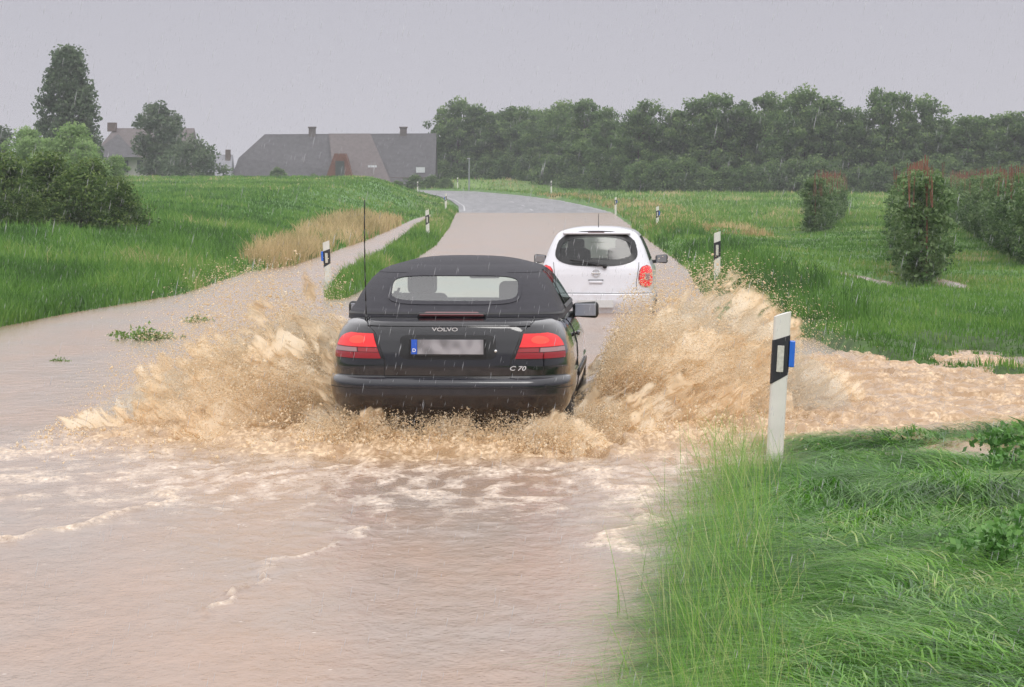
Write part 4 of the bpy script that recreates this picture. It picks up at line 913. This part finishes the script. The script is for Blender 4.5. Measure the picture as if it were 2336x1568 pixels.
def curtain(x0,x1,E,yf,seed,lean=.1,holes=.62,nx_=340,nz_=200):
    s,t=np.meshgrid(np.linspace(0,1,nx_),np.linspace(0,1,nz_)); sgn=np.sign(x1-x0)
    x=x0+(x1-x0)*s; e_=E(x)*(.60+.80*fbm(s*8,s*0+seed,3,seed))
    z=.06+t*e_; ua=(x*sgn-z*1.1)*.7; wa=(x*sgn+z)*.7
    fx_=fbm(x*2.2+seed,z*2.2,4,seed+3); fr_=.6*ridge(ua*6,wa*2.2,4,seed+7)+.4*fbm(ua*18,wa*7,3,seed+8)
    y=yf(x)+(fx_-.5)*.75+(fr_-.5)*.20+t*.1
    x=x+lean*t*sgn+(fbm(x*5,z*5,3,seed+9)-.5)*.12
    V=np.stack([x,y,z+(fr_-.5)*.06],-1).reshape(-1,3)
    hol=.76*fbm(ua*10,wa*4.0,4,seed+13)+.24*fbm(ua*34,wa*16,3,seed+14); thr=holes+.15-.38*t**1.7-.25*np.abs(2*s-1)**4
    cov=np.clip((thr-hol)/.12,0,1)*np.clip((1-t)/.10,0,1); keep=cov>.02
    k=keep[:-1,:-1]&keep[1:,1:]
    F=gridF(nx_,nz_).reshape(nz_-1,nx_-1,4)[k]
    F3=np.concatenate([F[:,[0,1,2]],F[:,[0,2,3]]]); tint=np.clip(-.25+1.45*fr_+.4*(fx_-.5),0,1).ravel()
    return V,F3,tint,(cov*.95).ravel()
def assemble(name,label,parts,curt=()):
    Vs=[];Fs=[];Ts=[];o_=0
    for (P,R,D,T_),small in parts:
        k=P[:,2]>.05; V,F,T2=drops(P[k],np.clip(R[k],.001,.014),D[k],T_[k],TET if small else OCT,TF if small else OF)
        Vs.append(V);Fs.append(F+o_);Ts.append(T2); o_+=len(V)
    o=ob_from(name,np_mesh(name,np.concatenate(Vs),np.concatenate(Fs),m_sp,True,attrs={"tint":np.concatenate(Ts)}))
    thing(o,label,"water splash",kind="stuff")
    if curt:
        Vs=[];Fs=[];Ts=[];Cs=[];o_=0
        for V,F,T2,C2 in curt: Vs.append(V);Fs.append(F+o_);Ts.append(T2);Cs.append(C2); o_+=len(V)
        o2=ob_from("water_sheet",np_mesh("water_sheet",np.concatenate(Vs),np.concatenate(Fs),m_sheet,True,attrs={"tint":np.concatenate(Ts),"cover":np.concatenate(Cs)})); thing(o2,"ragged frothy sheets of muddy water thrown sideways","water splash",kind="stuff")
    return o
def mist(x0,x1,E,yc,th,dens,seed,ns=60,na=28):
    s,a=np.meshgrid(np.linspace(0,1,ns),np.linspace(0,2*math.pi,na,endpoint=False),indexing='ij')
    x=x0+(x1-x0)*s; taper_=np.sqrt(np.clip(1-(2*s-1)**6,0,1)); e_=E(x)
    nz=.72+.6*fbm(s*7+seed,a*1.2,3,seed)
    y=yc+np.cos(a)*th*taper_*nz*.5; z=.10+e_*.5*(1+np.sin(a)*nz)*taper_
    V=np.stack([x,y,np.maximum(z,.03)],-1).reshape(-1,3)
    F=[]
    for i in range(ns-1):
        for j in range(na):
            k=(j+1)%na; F.append((i*na+j,i*na+k,(i+1)*na+k,(i+1)*na+j))
    me=np_mesh("spray_mist",V,F,None,True)
    m,nt,b=new_mat("fine_spray_mist"); nt.nodes.remove(b); vsn=nt.nodes.new("ShaderNodeVolumeScatter"); vsn.inputs["Color"].default_value=(.98,.84,.64,1); vsn.inputs["Density"].default_value=dens
    nt.links.new(vsn.outputs[0],nt.nodes["Material Output"].inputs["Volume"]); me.materials.append(m)
    bm=bmesh.new(); bm.from_mesh(me); bmesh.ops.holes_fill(bm,edges=[e_ for e_ in bm.edges if e_.is_boundary]); bmesh.ops.recalc_face_normals(bm,faces=bm.faces); bm.to_mesh(me); bm.free()
    o=ob_from("spray_mist",me); thing(o,"soft tan mist of very fine spray beside the black car","spray mist",kind="stuff")
lab="wall of muddy tan spray thrown up by the black car"
oR=lambda u:(.55+.15*u,21.6+2.0*u); xR=lambda u:2.8+.3*u; yR=lambda u:-.25+.5*u; zR=lambda u:3.5+1.5*u
ER=lambda x:np.interp(x,[.45,.9,1.2,1.5,1.75,2.1,2.5,2.9,3.2],[.48,.78,.95,1.10,1.12,.88,.58,.34,.15])
assemble("splash",lab,[(jets(850,190,oR,xR,yR,zR,.0025,.38,.055,reach=2.5),True),(jets(420,26,oR,xR,yR,zR,.0048,.38,.05,reach=2.3),False),
  (foamblobs(10000,lambda a:.4+a*2.2,lambda a:21.2+a*2.2,lambda x,y:.26*np.exp(-((x-1.)/.9)**2)+.05,.0050),False)],
  [curtain(.46,2.7,ER,lambda x:22.3+.25*x,3,holes=.70),curtain(.46,2.2,lambda x:ER(x)*.78,lambda x:21.7+.2*x,17,holes=.72),curtain(.5,3.1,ER,lambda x:23.3+.2*x,29,holes=.71),curtain(.44,1.8,lambda x:ER(x)*.48,lambda x:21.2+.2*x,31,holes=.72)])
mist(.5,2.8,lambda x:ER(x)*.85,22.9,1.0,.75,5)
oL=lambda u:(-1.38+.15*u,20.9+2.5*u); xL=lambda u:-3.0+.2*u; yL=lambda u:-.35+.2*u; zL=lambda u:3.2+1.75*u
EL=lambda x:np.interp(x,[-3.6,-3.0,-2.5,-2.0,-1.6,-1.3],[.12,.38,.66,.93,1.10,1.02])
assemble("splash",lab,[(jets(950,190,oL,xL,yL,zL,.0025,.38,.065,.15,reach=2.3),True),(jets(400,26,oL,xL,yL,zL,.0047,.38,.06,.15,reach=2.1),False),
  (foamblobs(12000,lambda a:-3.6+a*2.5,lambda a:20.8+a*2.2,lambda x,y:.26*np.exp(-((x+1.4)/.9)**2)+.05,.0050),False)],
  [curtain(-1.24,-2.9,EL,lambda x:22.0+.1*x,43,holes=.70),curtain(-1.26,-2.4,lambda x:EL(x)*.8,lambda x:21.2,57,holes=.72),curtain(-1.26,-3.3,lambda x:EL(x)*1.02,lambda x:23.3,69,holes=.70),curtain(-1.2,-2.5,lambda x:EL(x)*.45,lambda x:20.7,73,holes=.72),curtain(-2.0,-3.7,lambda x:.08+EL(x)*.42,lambda x:21.6,75,holes=.62)])
mist(-1.25,-3.4,lambda x:EL(x)*.85,22.2,1.1,.60,9)
def wake(cx,cy,sd,hh=.30,wd=.25):
    c_=lambda u:(cx+rng.normal(0,.13,len(u)),cy+rng.normal(0,.22,len(u)))
    return assemble("wake_splash","low churning splash behind a rear wheel",[(jets(200,110,c_,lambda u:rng.normal(0,.7,len(u)),lambda u:rng.normal(-.6,.4,len(u)),lambda u:2.2+0*u,.0026,.4,.03),True),
      (foamblobs(4000,lambda a:cx-.4+a*.8,lambda a:cy-.4+a*.6,lambda x,y:.15+0*x,.005),False)],
      [curtain(cx-.42,cx+.42,lambda x:hh*np.exp(-((x-cx)/wd)**2)+.06,lambda x:cy-.1+0*x,sd,nx_=140,nz_=60,holes=.66),curtain(cx-.35,cx+.35,lambda x:hh*.6*np.exp(-((x-cx-.08)/wd)**2)+.05,lambda x:cy-.45+0*x,sd+3,nx_=140,nz_=60,holes=.66)])
wake(-1.12,20.25,81,.28,.3); wake(.26,20.0,87,.28,.3); wake(.74,20.9,93,.52,.34); wake(-.40,20.15,98,.10,.5)
# falling rain
n=20000; ry_=5+50*rng.random(n)**.8; rx_=(rng.random(n)*2-1)*(.19*ry_); rz_=rng.random(n)*(2.0+.07*ry_)+.05
Pn=np.stack([rx_,ry_,rz_],-1); dv=np.tile(np.array([[.20,0,1.]]),(n,1)); dv/=np.linalg.norm(dv,axis=1)[:,None]
V=OCT[None]*rng.uniform(.0005,.0009,n)[:,None,None]; V=V+(V@dv[:,:,None])*dv[:,None,:]*rng.uniform(14,26,n)[:,None,None]+Pn[:,None,:]
F=(np.arange(n)*6)[:,None,None]+OF[None]
m_rain,nt,b=new_mat("rain_water"); b.inputs["Base Color"].default_value=(.66,.67,.71,1); b.inputs["Roughness"].default_value=.3
nn=nt.nodes.new("ShaderNodeTexNoise"); t_=nt.nodes.new("ShaderNodeBsdfTransparent"); ms=nt.nodes.new("ShaderNodeMixShader"); ms.inputs[0].default_value=.40
nt.links.new(t_.outputs[0],ms.inputs[1]); nt.links.new(b.outputs[0],ms.inputs[2]); nt.links.new(ms.outputs[0],nt.nodes["Material Output"].inputs["Surface"])
o=ob_from("rain",np_mesh("rain",V.reshape(-1,3),F.reshape(-1,3),m_rain,True)); thing(o,"fine raindrops falling over the flooded road","rain",kind="stuff")
# thin rain haze filling the air around the camera and over the fields
bm=bmesh.new(); add_box(bm,(0,160,14),(420,360,36)); me=bpy.data.meshes.new("rain_haze"); bm.to_mesh(me); bm.free()
m,nt,b=new_mat("rain_haze"); nt.nodes.remove(b); vsn=nt.nodes.new("ShaderNodeVolumeScatter"); vsn.inputs["Color"].default_value=(.76,.77,.82,1); vsn.inputs["Density"].default_value=.00060
nt.links.new(vsn.outputs[0],nt.nodes["Material Output"].inputs["Volume"]); me.materials.append(m)
o=ob_from("rain_haze",me); thing(o,"thin grey haze of rain over the distant fields","rain haze",kind="stuff")
print("done", len(bpy.data.objects))
